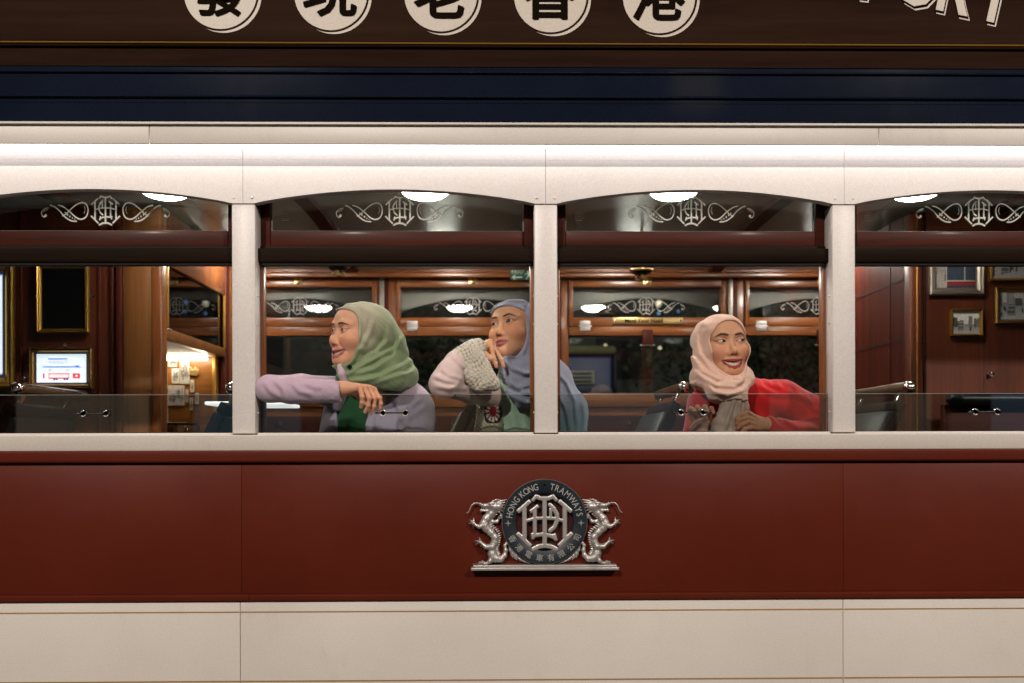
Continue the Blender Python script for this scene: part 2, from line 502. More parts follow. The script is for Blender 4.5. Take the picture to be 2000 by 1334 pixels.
def flat_from_2d(f2, lo, hi, h):
    """single-sided thin decal of the 2D shape (surface nets in the plane, two layers)"""
    nx = int((hi[0] - lo[0]) / h) + 1; nz = int((hi[1] - lo[1]) / h) + 1
    xs = lo[0] + h * np.arange(nx); zs = lo[1] + h * np.arange(nz)
    Xg, Zg = np.meshgrid(xs, zs, indexing='ij')
    d = f2(np.stack([Xg.ravel(), Zg.ravel()], -1)).reshape(nx, nz)
    gx, gz = np.gradient(d, h)
    # pull grid points near the outline onto it, keep cells whose corners are all inside
    g2 = gx * gx + gz * gz + 1e-9
    ins = d < h * 0.62
    snap = ins & (d > -h * 0.45)
    Xs = np.where(snap, Xg - d * gx / g2, Xg); Zs = np.where(snap, Zg - d * gz / g2, Zg)
    c = ins[:-1, :-1] & ins[1:, :-1] & ins[1:, 1:] & ins[:-1, 1:]
    I, J = np.nonzero(c)
    ids = np.arange(nx * nz).reshape(nx, nz)
    q = np.stack([ids[I, J], ids[I + 1, J], ids[I + 1, J + 1], ids[I, J + 1]], -1)
    used, inv = np.unique(q, return_inverse=True)
    v = np.stack([Xs.ravel()[used], np.zeros(len(used)), Zs.ravel()[used]], -1)
    return v, inv.reshape(q.shape)

# ------------------------------------------------------------------ lettering (built-in font outlines turned into mesh)
_gl = {}
def glyphs(text, size, bold=0.0, depth=0.0, shear=0.0):
    """verts (x,z) list + faces for a line of text, left at 0, baseline 0; also its width"""
    key = (text, size, bold, depth, shear)
    if key in _gl: return _gl[key]
    cu = bpy.data.curves.new('t', 'FONT'); cu.body = text; cu.size = size; cu.offset = bold; cu.extrude = depth; cu.resolution_u = 3
    cu.shear = shear
    ob = bpy.data.objects.new('t', cu); COL.objects.link(ob)
    dg = bpy.context.evaluated_depsgraph_get(); dg.update()
    me = ob.evaluated_get(dg).to_mesh()
    v = np.array([w.co for w in me.vertices]) if len(me.vertices) else np.zeros((0, 3))
    f = [tuple(p.vertices) for p in me.polygons]
    ob.evaluated_get(dg).to_mesh_clear()
    bpy.data.objects.remove(ob); bpy.data.curves.remove(cu)
    _gl[key] = (v, f); return v, f
def text_mesh(text, size, bold=0.0, depth=0.0, center=True):
    v, f = glyphs(text, size, bold, depth)
    v = v.copy()
    if center and len(v): v[:, 0] -= (v[:, 0].min() + v[:, 0].max()) / 2; v[:, 1] -= (v[:, 1].min() + v[:, 1].max()) / 2
    return v, f
def put_text(mb, text, size, x, y, z, bold=0.0, depth=0.0, rot=0.0, center=True, sx=1.0):
    """adds the text to a mesh builder in the plane facing -y, turned by rot (radians, in the x,z plane)"""
    v, f = text_mesh(text, size, bold, depth, center)
    c, s = math.cos(rot), math.sin(rot)
    mb.add([(x + (a * sx) * c - b * s, y - d, z + (a * sx) * s + b * c) for a, b, d in v], f)
    return mb
def print_sheet(name, x0, x1, z0, z1, y, nx, nz, fn, mat, parent):
    """a flat print or picture: grid of small cells, colour by fn(u,v) with u,v in 0..1 (v up)"""
    us = np.linspace(0, 1, nx + 1); vs = np.linspace(0, 1, nz + 1)
    U, V = np.meshgrid(us, vs, indexing='ij')
    v = np.stack([x0 + (x1 - x0) * U.ravel(), np.full(U.size, y), z0 + (z1 - z0) * V.ravel()], -1)
    ids = np.arange(U.size).reshape(U.shape)
    q = np.stack([ids[:-1, :-1].ravel(), ids[1:, :-1].ravel(), ids[1:, 1:].ravel(), ids[:-1, 1:].ravel()], -1)
    return obj(name, v, q, mat, parent, col=fn(U.ravel(), V.ravel()))
# ------------------------------------------------------------------ ground
box('road', -60, 60, -40, 60, -0.30, 0.0, paint('asphalt', (0.05, 0.05, 0.052), 0.75, 0.3, bumpy=0.4), None, 0)['kind'] = 'structure'

# ------------------------------------------------------------------ the tram
tram = thing('tram', (0, 1.0, 0), 'double-deck tram with maroon lower panel, white window pillars and dark sign board', 'tram')
XL, XR = -2.75, 2.93
PIL = [X(478) - 0.945 * 2, X(478) - 0.945, X(478), X(1067), X(1653), X(1653) + 0.94]
PH = 0.0365                                     # half width of a pillar

def sweep(name, pts, mat, seg=None, smooth=True):
    return MB().prof_x(pts, XL, XR).build(name, mat, tram, smooth=smooth, auto=28)
def round_prof(yb, y0, z0, z1, n=6):
    """half-round bead from z0 up to z1 standing out to y0 from yb"""
    zc = (z0 + z1) / 2; r = (z1 - z0) / 2
    return [(yb, z1)] + [(yb + (y0 - yb) * math.sin(math.pi * i / n), zc + r * math.cos(math.pi * i / n)) for i in range(1, n)] + [(yb, z0)]

# upper sign board, gold bead, lower brown board
def pt(y, py): return (y, Z(py, y))
def bead(yb, y0, pa, pb, n=6):
    """half-round bead between two heights of the photograph, standing out from yb to y0"""
    return round_prof(yb, y0, Z(pb, (yb + y0) / 2), Z(pa, (yb + y0) / 2), n)
sweep('sign_board', [pt(-0.030, 82.5), pt(-0.030, -190), (0.05, Z(-190, -.03)), (0.05, Z(82.5, -.03))], M['signbrown'])
sweep('gold_bead', bead(-0.026, -0.036, 83.2, 88.6), M['goldline'])
sweep('brown_bead', bead(-0.030, -0.046, 89, 96), M['signbrown'])
sweep('lower_sign_board', [pt(-0.036, 96.6), (0.05, Z(96.6, -.036)), (0.05, Z(131, -.036)), pt(-0.036, 131)], M['signbrown'])
# navy cornice: ledge, bead, cove, bead, flat
pr = [(-0.030, Z(132.5, -.09)), pt(-0.0880, 132.5), pt(-0.0892, 133.6), pt(-0.0892, 139.5)]
pr += [pt(-0.0892 - 0.0065 * math.sin(math.pi * i / 14), 139.5 + 5 * i / 14) for i in range(1, 14)]
pr += [pt(-0.0892, 145), pt(-0.0880, 145.6), pt(-0.0880, 186.5)]
pr += [pt(-0.0880 - 0.0065 * math.sin(math.pi * i / 14), 187 + 5 * i / 14) for i in range(1, 14)]
pr += [pt(-0.0880, 192.5), pt(-0.0850, 193.2), pt(-0.0850, 201.5), pt(-0.0835, 202.2), pt(-0.0835, 238.5), (-0.03, Z(238.5, -.0835))]
sweep('navy_cornice', pr, M['navy'])
sweep('drip_edge', [pt(-0.088, 239.2), (-0.03, Z(239.2, -.088)), (-0.03, Z(243, -.088)), pt(-0.088, 243)], M['cream'])
# cream fascia in boards with visible butt joints
FZ0, FZ1 = Z(282, -.078), Z(243.6, -.078)
for a, b in zip([XL, X(297, -.078), X(1723, -.078)], [X(297, -.078) - 0.002, X(1723, -.078) - 0.002, XR]):
    box('fascia_board', a, b, -0.078, -0.070, FZ0, FZ1, M['cream'], tram, 0.0015)
box('fascia_back', XL, XR, -0.069, 0.02, FZ0 + 0.030, FZ1 + 0.004, M['seam'], tram, 0)
for i in range(16):
    px = 60 + i * 122 + random.uniform(-4, 4)
    MB().lathe([(0.0, -0.0808), (0.003, -0.0803), (0.004, -0.078)], (X(px, -.078), 0, Z(246, -.078)), 'y', 10).build('screw', M['cream'], tram, True)
# lit strip tucked up behind the fascia
box('led_strip', XL, XR, -0.069, -0.006, FZ0 + 0.012, FZ0 + 0.016, M['led'], tram, 0)
# batten the strip washes over
for a, b in zip([XL] + PIL[1:-1], PIL[1:-1] + [XR]):
    box('batten', a + 0.0008, b - 0.0008, -0.0020, 0.03, Z(313.15), FZ0 + 0.029, M['white'], tram, 0)
# arched window heads, one board per bay
for i in range(len(PIL) - 1):
    a, b = PIL[i] + 0.0006, PIL[i + 1] - 0.0006
    s0, s1 = PIL[i] + PH - 0.003, PIL[i + 1] - PH + 0.003
    pts = [(a, Z(313.4)), (a, Z(398)), (s0, Z(398))]
    n = 26; zc, zs = Z(370.5), Z(397)
    for k in range(1, n):
        t = k / n; w = 2 * t - 1
        pts.append((s0 + (s1 - s0) * t, zs + (zc - zs) * (1 - abs(w) ** 1.95)))
    pts += [(s1, Z(398)), (b, Z(398)), (b, Z(313.4))]
    MB().prism(pts, -0.002, 0.030).build('arch_board', M['white'], tram)
    for px in (a + 0.028, b - 0.028):
        MB().lathe([(0.0, -0.0042), (0.0035, -0.0036), (0.0042, -0.002)], (px, 0, Z(387)), 'y', 10).build('screw', M['steel'] if i == 2 else M['white'], tram, True)
# pillars
for x in PIL:
    p = box('pillar', x - PH, x + PH, 0.0015, 0.085, Z(846), Z(398.6), M['white'], tram, 0.004)
    for pz in (575, 630, 805):
        for s in (-1, 1):
            MB().lathe([(0.0, 0.0048), (0.002, 0.0042), (0.0042, 0.0)], (x + s * (PH - 0.0003), 0.03, Z(pz)), 'x', 8).build('bolt', M['white'], p, True) if s > 0 else \
            MB().lathe([(0.0, -0.0048), (0.002, -0.0042), (0.0042, 0.0)], (x + s * (PH - 0.0003), 0.03, Z(pz)), 'x', 8).build('bolt', M['white'], p, True)
for x in PIL: box('pillar_lining', x - PH - 0.004, x + PH + 0.004, 0.0856, 0.104, Z(849), 2.45, M['wood_z'], tram, 0.003)
# window sill
sweep('window_sill', [pt(-0.016, 878.5), pt(-0.018, 876), pt(-0.018, 850), pt(-0.015, 848.2), (0.105, Z(847)), (0.105, Z(878.5))], M['cream'])
for i in range(len(PIL) - 1):
    box('sill_strip', PIL[i] + PH + 0.002, PIL[i + 1] - PH - 0.002, 0.016, 0.05, Z(848.4), Z(844.2), M['white'], tram, 0.001)
# maroon waist
sweep('waist_rail', [(0.02, Z(879.2)), pt(-0.034, 879.2), pt(-0.039, 881), pt(-0.040, 886), pt(-0.038, 899), pt(-0.034, 902), (0.02, Z(902))], M['red'])
for a, b in zip([XL, X(474, -.02), X(1650, -.02)], [X(474, -.02) - 0.0006, X(1650, -.02) - 0.0006, XR]):
    box('waist_panel', a, b, -0.022, 0.02, Z(1157.4, -.022), Z(904, -.022), M['red'], tram, 0.0012)
box('waist_backing', XL, XR, -0.012, 0.02, Z(1172, -.03), Z(902.5), M['seam'], tram, 0)
pr = [(-0.012, Z(1158.3, -.03)), pt(-0.030, 1158.3), pt(-0.037, 1160), pt(-0.038, 1164), pt(-0.034, 1171.5), (-0.012, Z(1171.5, -.034))]
for a, b in zip([XL, X(489, -.03)], [X(489, -.03) - 0.0012, XR]):
    MB().prof_x(pr, a, b).build('lower_rail', M['red'], tram, True, 28)
# cream skirt with gold coach lines
SKY = -.026
for a, b in zip([XL, X(471, SKY), X(1650, SKY)], [X(471, SKY) - 0.002, X(1650, SKY) - 0.002, XR]):
    box('skirt_panel', a, b, -0.026, 0.02, 0.32, Z(1173, -.034), M['cream'], tram, 0.0015)
    box('coach_line', a + 0.001, b - 0.001, -0.0268, -0.0255, Z(1194.2, SKY), Z(1191.8, SKY), M['goldpaint'], tram, 0)
    box('coach_line', a + 0.001, b - 0.001, -0.0268, -0.0255, Z(1329.2, SKY), Z(1326.4, SKY), M['goldpaint'], tram, 0)
box('skirt_backing', XL, XR, -0.010, 0.02, 0.33, Z(1174, -.03), M['seam'], tram, 0)
# floor, underframe, wheels so that the body stands on the road
box('floor', XL, XR, 0.02, 2.02, 0.62, 0.70, M['darkwood'], tram, 0)
for wx in (-1.2, 1.4):
    for wy in (0.45, 1.55):
        MB().lathe([(0.05, -0.05), (0.34, -0.05), (0.34, 0.03), (0.31, 0.05), (0.05, 0.05)], (wx, wy, 0.34), 'y', 28).build('wheel', M['steel'], tram, True)
box('underframe', XL, XR, 0.35, 1.65, 0.36, 0.61, M['blackmat'], tram, 0)
box('upper_deck_side', XL, XR, 0.052, 0.09, Z(240), Z(-190), M['signbrown'], tram, 0)

# ---- sign lettering: five round shields with brush characters
def disc2(c, r): return lambda p: np.sqrt(((p - np.array(c)) ** 2).sum(1)) - r
for ch, px, py in zip('發現老香港', (435, 649, 863, 1077, 1290), (-12, -10.5, -9, -8, -7)):
    R = 70 / PPM; cx, cz = X(px, -.032), Z(py, -.032)
    mb = MB(); n = 56
    mb.prism([(cx + R * math.cos(2 * math.pi * k / n), cz + R * math.sin(2 * math.pi * k / n)) for k in range(n)], -0.0325, -0.0302)
    sh = mb.build('shield', M['signprint'], tram)
    # drop-shadow crescent at the lower right
    outer = arc_pts((cx + 0.010, cz - 0.008), R + 0.004, -118, 40, 30)
    inner = arc_pts((cx, cz), R + 0.007, -112, 33, 30)
    MB().prism(outer + inner[::-1], -0.0325, -0.0302).build('shield_shadow', M['signprint'], sh)
    mb = MB()
    for q, (ox, oz) in enumerate(((0, 0), (.0035, 0), (-.0035, 0), (0, .003), (0, -.003), (.0025, -.0025), (-.0025, .0025))):
        put_text(mb, ch, 0.168, cx - 0.002 + ox, -0.0338 - .00012 * q, cz + 0.006 + oz, bold=0.0009, depth=0.0004)
    mb.build('character', M['signink'], sh)
# arched word at the right edge of the sign: only its last letters come into view
for ch, px, py, rot in (('P', 1716, -60, -8), ('O', 1802, -48, -10), ('R', 1878, -33, -12), ('T', 1955, -16, -13)):
    l = put_text(MB(), ch, 0.250, X(px, -.033), -0.0340, Z(py, -.033), bold=0.0050, depth=0.0008, rot=math.radians(rot), sx=0.70).build('letter', M['signprint'], tram)
    put_text(MB(), ch, 0.250, X(px + 2.2, -.033), -0.0318, Z(py + 2.6, -.033), bold=0.0070, depth=0.0005, rot=math.radians(rot), sx=0.70).build('letter_gap', M['signink'], l)
    put_text(MB(), ch, 0.250, X(px + 4.4, -.033), -0.0306, Z(py + 5.2, -.033), bold=0.0080, depth=0.0004, rot=math.radians(rot), sx=0.70).build('letter_shadow', M['signprint'], l)

# ------------------------------------------------------------------ ornament on the glass
def monogram2(s=1.0, w=0.075):
    """interlaced H L T D inside a unit box (-1..1)"""
    k = []
    # outer H: stems, flared feet, sagging crossbar
    for sg in (-1, 1):
        k += [bar2((sg * .74, -.62), (sg * .74, .60), w), bar2((sg * 1.00, .36), (sg * .52, .78), w * .95), bar2((sg * 1.02, -.40), (sg * .50, -.90), w * .95)]
    k += [stroke2([(-.74, .02), (-.4, .12), (0, .14), (.4, .12), (.74, .02)], w * .75)]
    # T: cap with drooping serifs, stem, curved foot
    k += [bar2((0, -.86), (0, .86), w), stroke2([(-.30, .93), (-.15, .86), (.15, .86), (.30, .93)], w * .95), bar2((-.28, .98), (-.46, .76), w * .8), bar2((.28, .98), (.46, .76), w * .8)]
    k += [stroke2([(-.42, -1.0), (-.22, -.90), (0, -.87), (.22, -.90), (.42, -1.0)], w * 1.05)]
    # inner L
    k += [bar2((-.36, -.46), (-.36, .46), w * .9), bar2((-.54, .36), (-.22, .60), w * .8), stroke2([(-.42, -.50), (-.1, -.46), (.2, -.50), (.36, -.58)], w * .9), bar2((.34, -.42), (.42, -.70), w * .8), bar2((-.46, -.40), (-.42, -.64), w * .7)]
    # inner D
    k += [bar2((.22, .06), (.22, .50), w * .7), stroke2([(.20, .62), (.34, .48), (.46, .26), (.46, .05), (.36, -.18), (.20, -.32)], w * .95)]
    f = u2(*k)
    return (lambda p: f(p / s) * s)
def flourish2(sg):
    """figure-of-eight scroll with tail, dots and curl; sg = +1 to the right of the monogram"""
    def Q(pts): return [(sg * a, b) for a, b in pts]
    # coordinates in monogram units (monogram half-width 1)
    loop = [(2.62, -.20), (2.25, .12), (1.85, .36), (1.5, .42), (1.26, .26), (1.18, -.04), (1.32, -.40), (1.66, -.54), (2.02, -.42), (2.45, -.08), (2.85, .18), (3.2, .28)]
    low = [(1.98, -.66), (2.35, -.62), (2.75, -.40), (3.15, -.02), (3.5, .20), (3.72, .26)]
    tail = [(2.62, -.20), (2.9, -.36)]
    curl = [(3.86, .12), (4.12, .06), (4.32, -.12), (4.28, -.34), (4.12, -.42)]
    def smooth(pts, n=4):
        out = []
        for i in range(len(pts) - 1):
            p0 = np.array(pts[max(i - 1, 0)]); p1 = np.array(pts[i]); p2 = np.array(pts[i + 1]); p3 = np.array(pts[min(i + 2, len(pts) - 1)])
            for k in range(n):
                t = k / n
                out.append(tuple(0.5 * (2 * p1 + (p2 - p0) * t + (2 * p0 - 5 * p1 + 4 * p2 - p3) * t * t + (3 * p1 - p0 - 3 * p2 + p3) * t ** 3)))
        return out + [pts[-1]]
    ks = [stroke2(Q(smooth(loop)), 0.042), stroke2(Q(smooth(low)), 0.042), stroke2(Q(tail), 0.032), stroke2(Q(smooth(curl)), 0.03), stroke2(Q(smooth([(1.42, .20), (1.38, 0), (1.45, -.2)])), .022),
          stroke2(Q(smooth([(3.92, .02), (4.08, -.02), (4.2, -.12)])), .022)]
    for a, b, r in ((2.08, -.53, .035), (2.24, -.47, .042), (2.41, -.38, .05), (2.58, -.27, .055), (2.73, -.15, .05), (4.05, -.32, .085)):
        ks.append(lambda p, c=np.array((sg * a, b)), r=r: np.sqrt(((p - c) ** 2).sum(1)) - r)
    return u2(*ks)
MONO = 0.0455
_mono = monogram2(1.0, 0.060)
_lf, _rf = flourish2(-1), flourish2(1)
vm, fm = flat_from_2d(lambda p: _mono(p / np.array((MONO, MONO * 1.05))) * MONO, (-0.054, -0.056), (0.054, 0.056), 0.0009)
SC = np.array((MONO * 1.04, MONO * 1.22))
vl, fl_ = flat_from_2d(lambda p: _lf(p / SC) * MONO * 1.1, (-0.23, -0.042), (-0.045, 0.032), 0.0009)
vr, fr_ = flat_from_2d(lambda p: _rf(p / SC) * MONO * 1.1, (0.045, -0.042), (0.23, 0.032), 0.0009)
ETCH = {}
def etching(parent, cx, y, cz, mirror):
    for nm, (v, f) in (('monogram', (vm, fm)), ('scroll', (vl, fl_)), ('scroll', (vr, fr_))):
        w = v.copy()
        if mirror: w[:, 0] *= -1
        obj(nm, w + np.array((cx, y, cz)), f, M['etch'], parent)
# ------------------------------------------------------------------ near-side windows
WIN_Y = 0.08
def near_window(i):
    x0, x1 = PIL[i] + PH + 0.001, PIL[i + 1] - PH - 0.001
    f = MB()
    ya, yb = 0.066, 0.100
    zt, zb, zr = Z(352, WIN_Y), Z(453, WIN_Y), Z(483, WIN_Y)
    st = 0.030
    f.box(x0, x0 + st, ya, yb, zr, zt, 0.002).box(x1 - st, x1, ya, yb, zr, zt, 0.002)
    f.box(x0 + st, x1 - st, ya + 0.001, yb - 0.001, zr, zb, 0.003).box(x0 + st, x1 - st, ya + 0.001, yb - 0.001, zt - 0.02, zt, 0.002)
    fr = f.build('fanlight', M['mahog_x'], tram, True, 50)
    g = box('glass', x0 + st - 0.004, x1 - st + 0.004, 0.086, 0.089, zb - 0.004, zt - 0.016, M['fan_glass'], fr, 0)
    b = MB().box(x0 + st, x1 - st, 0.080, 0.086, zb, zb + 0.003)
    b.box(x0 + st, x0 + st + 0.003, 0.080, 0.086, zb + 0.003, zt - 0.02).box(x1 - st - 0.003, x1 - st, 0.080, 0.086, zb + 0.003, zt - 0.02)
    b.build('glazing_bead', M['edge'], fr)
    cx = (x0 + x1) / 2 + 0.006
    etching(fr, cx, 0.0845, Z(411, 0.085), True)
    # maker's stamp in the lower corner
    s = MB()
    for k, w in enumerate((0.016, 0.022, 0.026, 0.024, 0.027, 0.022)):
        q = Z(413 + 3.6 * k, 0.085)
        for a in np.arange(0, w, 0.0044): s.box(x0 + 0.075 - w / 2 + a, x0 + 0.075 - w / 2 + a + 0.0031, 0.0843, 0.0847, q, q + 0.0018)
    s.build('glass_stamp', M['etch'], fr)
    # roller-blind box with a rounded nose
    za, zz = Z(512, 0.03), Z(483, 0.03)
    pr = [(0.10, zr - 0.0005), (0.060, zr - 0.0005), (0.058, zz - 0.002), (0.036, zz - 0.002), (0.033, zz - 0.005), (0.033, za + 0.006), (0.0345, za + 0.003), (0.038, za), (0.10, za)]
    MB().prof_x(pr, x0 + 0.0, x1 - 0.0).build('blind_box', M['darkwood'], tram, True, 40)
    MB().tube([(x0 + 0.01, 0.046, za - 0.004), (x1 - 0.01, 0.046, za - 0.004)], 0.0045, 8).build('blind_bar', M['blackmat'], tram, True)
    # guide stiles below
    for a, b in ((x0, x0 + 0.011), (x1 - 0.011, x1)):
        box('guide_stile', a, b, 0.060, 0.092, Z(847), za - 0.001, M['wood_z'], tram, 0.002)
    box('lower_stop', x0 + 0.011, x1 - 0.011, 0.060, 0.092, Z(847), Z(842), M['mahog_x'], tram, 0.001)
    # half-height pane with its pull
    zt = Z(770.5, 0.035)
    p = box('half_pane', x0 + 0.003, x1 - 0.003, 0.033, 0.038, Z(846.5), zt, M['pane'], tram, 0)
    box('pane_edge', x0 + 0.003, x1 - 0.003, 0.0328, 0.0382, zt + 0.0002, zt + 0.0014, M['edge'], p, 0)
    h = MB(); hx = PIL[i] + X(1290); hz = Z(806, 0.03)
    for s in (-1, 1):
        c = (hx + s * 0.0355, 0.029, hz)
        h.lathe([(0.0065, -0.004), (0.0085, -0.006), (0.0105, -0.004), (0.0105, 0.003), (0.0065, 0.003), (0.0065, -0.004)], c, 'y', 20)
    h.tube([(hx - 0.026, 0.026, hz), (hx + 0.026, 0.026, hz)], 0.0024, 8)
    h.tube([(hx - 0.062, 0.026, hz), (hx - 0.054, 0.026, hz), (hx - 0.046, 0.026, hz)], [0.001, 0.0042, 0.002], 8)
    h.build('pull_handle', M['chrome'], p, True)
    mb = MB()
    for s in (-1, 1): mb.lathe([(0.0, 0.0), (0.0062, 0.0), (0.0062, 0.002)], (hx + s * 0.0355, 0.0292, hz), 'y', 16)
    mb.build('pull_plug', M['black'], p)
for i in range(len(PIL) - 1): near_window(i)
box('inner_head', XL, XR, 0.068, 0.098, Z(351, WIN_Y), 2.52, M['mahog_x'], tram, 0)
box('inner_dado', XL, XR, 0.06, 0.10, 0.70, Z(849), M['mahog_x'], tram, 0)

# ------------------------------------------------------------------ ceiling with ribs
def ceil_z(y): return 2.408 + 0.085 * (1 - ((y - 1.0) / 0.95) ** 2)
ys = np.linspace(0.09, 1.93, 19)
pr = [(y, ceil_z(y)) for y in ys] + [(1.93, 2.56), (0.09, 2.56)]
BAYX = [-1.284 - 0.475 + 0.475 * k for k in range(10)]
for a, b in zip([XL] + BAYX[::1], BAYX[::1] + [XR]):
    MB().prof_x(pr, a + 0.0012, b - 0.0012).build('ceiling_panel', M['ceiling'], tram, True, 40)
box('ceiling_back', XL, XR, 0.1, 1.92, 2.565, 2.60, M['etch'], tram, 0)
for k, x in enumerate(BAYX):
    if k % 2 == 0:
        q = [(y, ceil_z(y) - 0.024) for y in ys] + [(y, ceil_z(y) + 0.002) for y in ys[::-1]]
        MB().prof_x(q, x - 0.032, x + 0.032).build('ceiling_rib', M['mahog_z'], tram, True, 40)
# ceiling lamps: opal disc in a chrome ring
LX = [X(327, .53), X(832, .53), X(1318, .53), X(1795, .53)]
where = ['leftmost window', 'window with the green hijab', 'window with the pink hijab', 'rightmost window']
for r, ly in enumerate((0.53, 1.50)):
    for k, lx in enumerate(LX):
        zc = ceil_z(ly) - 0.002
        t = thing('ceiling_lamp', (lx, ly, zc), ('round white ceiling lamp lit just behind the %s' if r == 0 else 'round white ceiling lamp in the far row, across from the %s') % where[k], 'ceiling lamp', 'round lamps in the tram ceiling')
        n = 14
        MB().lathe([(0.0, -0.048)] + [(0.090 * math.sin(math.pi / 2 * i / n), -0.014 - 0.034 * math.cos(math.pi / 2 * i / n)) for i in range(1, n + 1)], (lx, ly, zc), 'z', 40).build('diffuser', M['lamp'], t, True)
        MB().lathe([(0.0905, -0.004), (0.100, -0.006), (0.101, -0.012), (0.097, -0.017), (0.0905, -0.016), (0.0905, -0.004)], (lx, ly, zc), 'z', 40).build('ring', M['chrome'], t, True)
        MB().lathe([(0.0, 0.0), (0.1, 0.0), (0.1, -0.006), (0.0, -0.006)], (lx, ly, zc), 'z', 30).build('back_plate', M['steel'], t, True)
# two small brass pendants with dark bowls
for (px, py), lab in zip(((1255, 532), (662, 524)), ('unlit brass pendant with dark bowl above the plate reading Mind Your Head', 'unlit brass pendant with dark bowl above the green hijab')):
    y = 1.25; cx, cz = X(px, y), Z(py, y); t = thing('pendant', (cx, y, ceil_z(y)), lab, 'pendant', 'unlit pendants under the tram ceiling')
    MB().tube([(cx, y, ceil_z(y)), (cx, y, cz + 0.03)], 0.006, 10).build('stem', M['brass'], t, True)
    MB().lathe([(0.0, 0.045), (0.02, 0.044), (0.045, 0.030), (0.050, 0.012), (0.044, 0.0), (0.030, -0.012), (0.0, -0.02)], (cx, y, cz), 'z', 28).build('bowl', M['black'], t, True)
    MB().lathe([(0.051, 0.016), (0.055, 0.012), (0.055, 0.006), (0.046, 0.002)], (cx, y, cz), 'z', 28).build('rim', M['brass'], t, True)
    mb = MB()
    for k in range(3):
        a = 2 * math.pi * k / 3 + 0.5
        mb.lathe([(0.0, -0.032), (0.010, -0.028), (0.013, -0.020), (0.009, -0.010), (0.0, -0.006)], (cx + 0.022 * math.cos(a), y + 0.022 * math.sin(a), cz - 0.006), 'z', 12)
    mb.build('finial', M['brass'], t, True)

# ------------------------------------------------------------------ far side of the saloon
FY = 1.93
FP = [-1.556, -0.636, 0.276, 1.211, 2.13]
def zf(py): return Z(py, FY)
def xf(px): return X(px, FY)
box('far_cornice', XL, XR, 1.86, 1.99, zf(545), 2.60, M['wood_x'], tram, 0.004)
box('far_cornice_bead', XL, XR, 1.835, 1.86, zf(548), zf(538), M['wood_x'], tram, 0.006)
box('far_dado', XL, XR, 1.90, 1.985, 0.70, zf(797), M['wood_x'], tram, 0)
box('far_dado_rail', XL, XR, 1.885, 1.985, zf(796), zf(770), M['wood_x'], tram, 0.004)
for i, x in enumerate(FP):
    p = box('far_post', x - 0.052, x + 0.052, 1.905, 1.985, zf(770), zf(545), M['wood_z'], tram, 0.003)
    s = box('strap', x - 0.035, x - 0.012, 1.897, 1.9045, zf(700), zf(528), M['steel'], p, 0.002)
    for pz in (540, 568, 600, 640):
        MB().lathe([(0, -0.004), (0.004, -0.003), (0.005, 0)], (x - 0.0235, 1.897, zf(pz)), 'y', 10).build('screw', M['brass'], p, True)
    box('rebate', x - 0.010, x + 0.012, 1.899, 1.9045, zf(770), zf(545), M['mahog_z'], p, 0)
for i in range(len(FP) - 1):
    a, b = FP[i] + 0.0525, FP[i + 1] - 0.0525
    f = MB(); st = 0.022
    zt, zg1, zg0, zb = zf(547.5), zf(563), zf(622), zf(639)
    f.box(a, a + st, 1.890, 1.960, zb, zt, 0.002).box(b - st, b, 1.890, 1.960, zb, zt, 0.002)
    f.box(a + st, b - st, 1.892, 1.958, zg1, zt, 0.003).box(a + st, b - st, 1.892, 1.958, zb, zg0, 0.003)
    fr = f.build('far_fanlight', M['wood_x'], tram, True, 50)
    box('glass', a + st - 0.002, b - st + 0.002, 1.930, 1.934, zg0 - 0.002, zg1 + 0.002, M['far_glass'], fr, 0)
    etching(fr, (a + b) / 2, 1.9285, zf(597), False)
    box('transom', a, b, 1.895, 1.965, zf(657), zb - 0.0015, M['wood_x'], tram, 0.003)
    g = box('far_pane', a, b, 1.940, 1.945, zf(770), zf(657), M['far_glass'], tram, 0)
    for hx in (a + 0.085, b - 0.085):
        h = MB().box(hx - 0.028, hx + 0.028, 1.888, 1.8915, zf(638), zf(629), 0.001).box(hx - 0.028, hx + 0.028, 1.888, 1.8935, zf(648), zf(640), 0.001)
        h.tube([(hx - 0.034, 1.887, zf(639)), (hx + 0.034, 1.887, zf(639))], 0.0035, 8)
        h.build('hinge', M['chrome'] if i == 2 and hx > 0.8 else M['silver'], fr, True)
    cx = (a + b) / 2
    l = MB().box(cx - 0.022, cx + 0.022, 1.886, 1.8915, zf(559), zf(550), 0.002).box(cx - 0.024, cx - 0.006, 1.884, 1.8915, zf(549), zf(545), 0.001).box(cx + 0.006, cx + 0.024, 1.884, 1.8915, zf(549), zf(545), 0.001)
    l.lathe([(0, -0.012), (0.008, -0.010), (0.009, -0.002), (0.011, 0)], (cx, 1.886, zf(554.5)), 'y', 14)
    l.build('latch', M['brass'], fr, True)
    if i >= 2:
        box('pull_block', cx - 0.028, cx + 0.028, 1.878, 1.8945, zf(676), zf(646), M['mahog_z'], tram, 0.003)
        MB().tube([(cx - 0.04, 1.884, zf(676.5)), (cx + 0.04, 1.884, zf(676.5))], 0.004, 8).build('pull_pin', M['steel'], tram, True)
    MB().lathe([(0, -0.016), (0.012, -0.014), (0.016, -0.006), (0.012, 0)], (cx - 0.10, 1.90, zf(828)), 'y', 16).build('button', M['chrome'], tram, True)
    box('dado_panel', a + 0.03, b - 0.06, 1.893, 1.8995, zf(900), zf(812), M['mahog_x'], tram, 0.003)
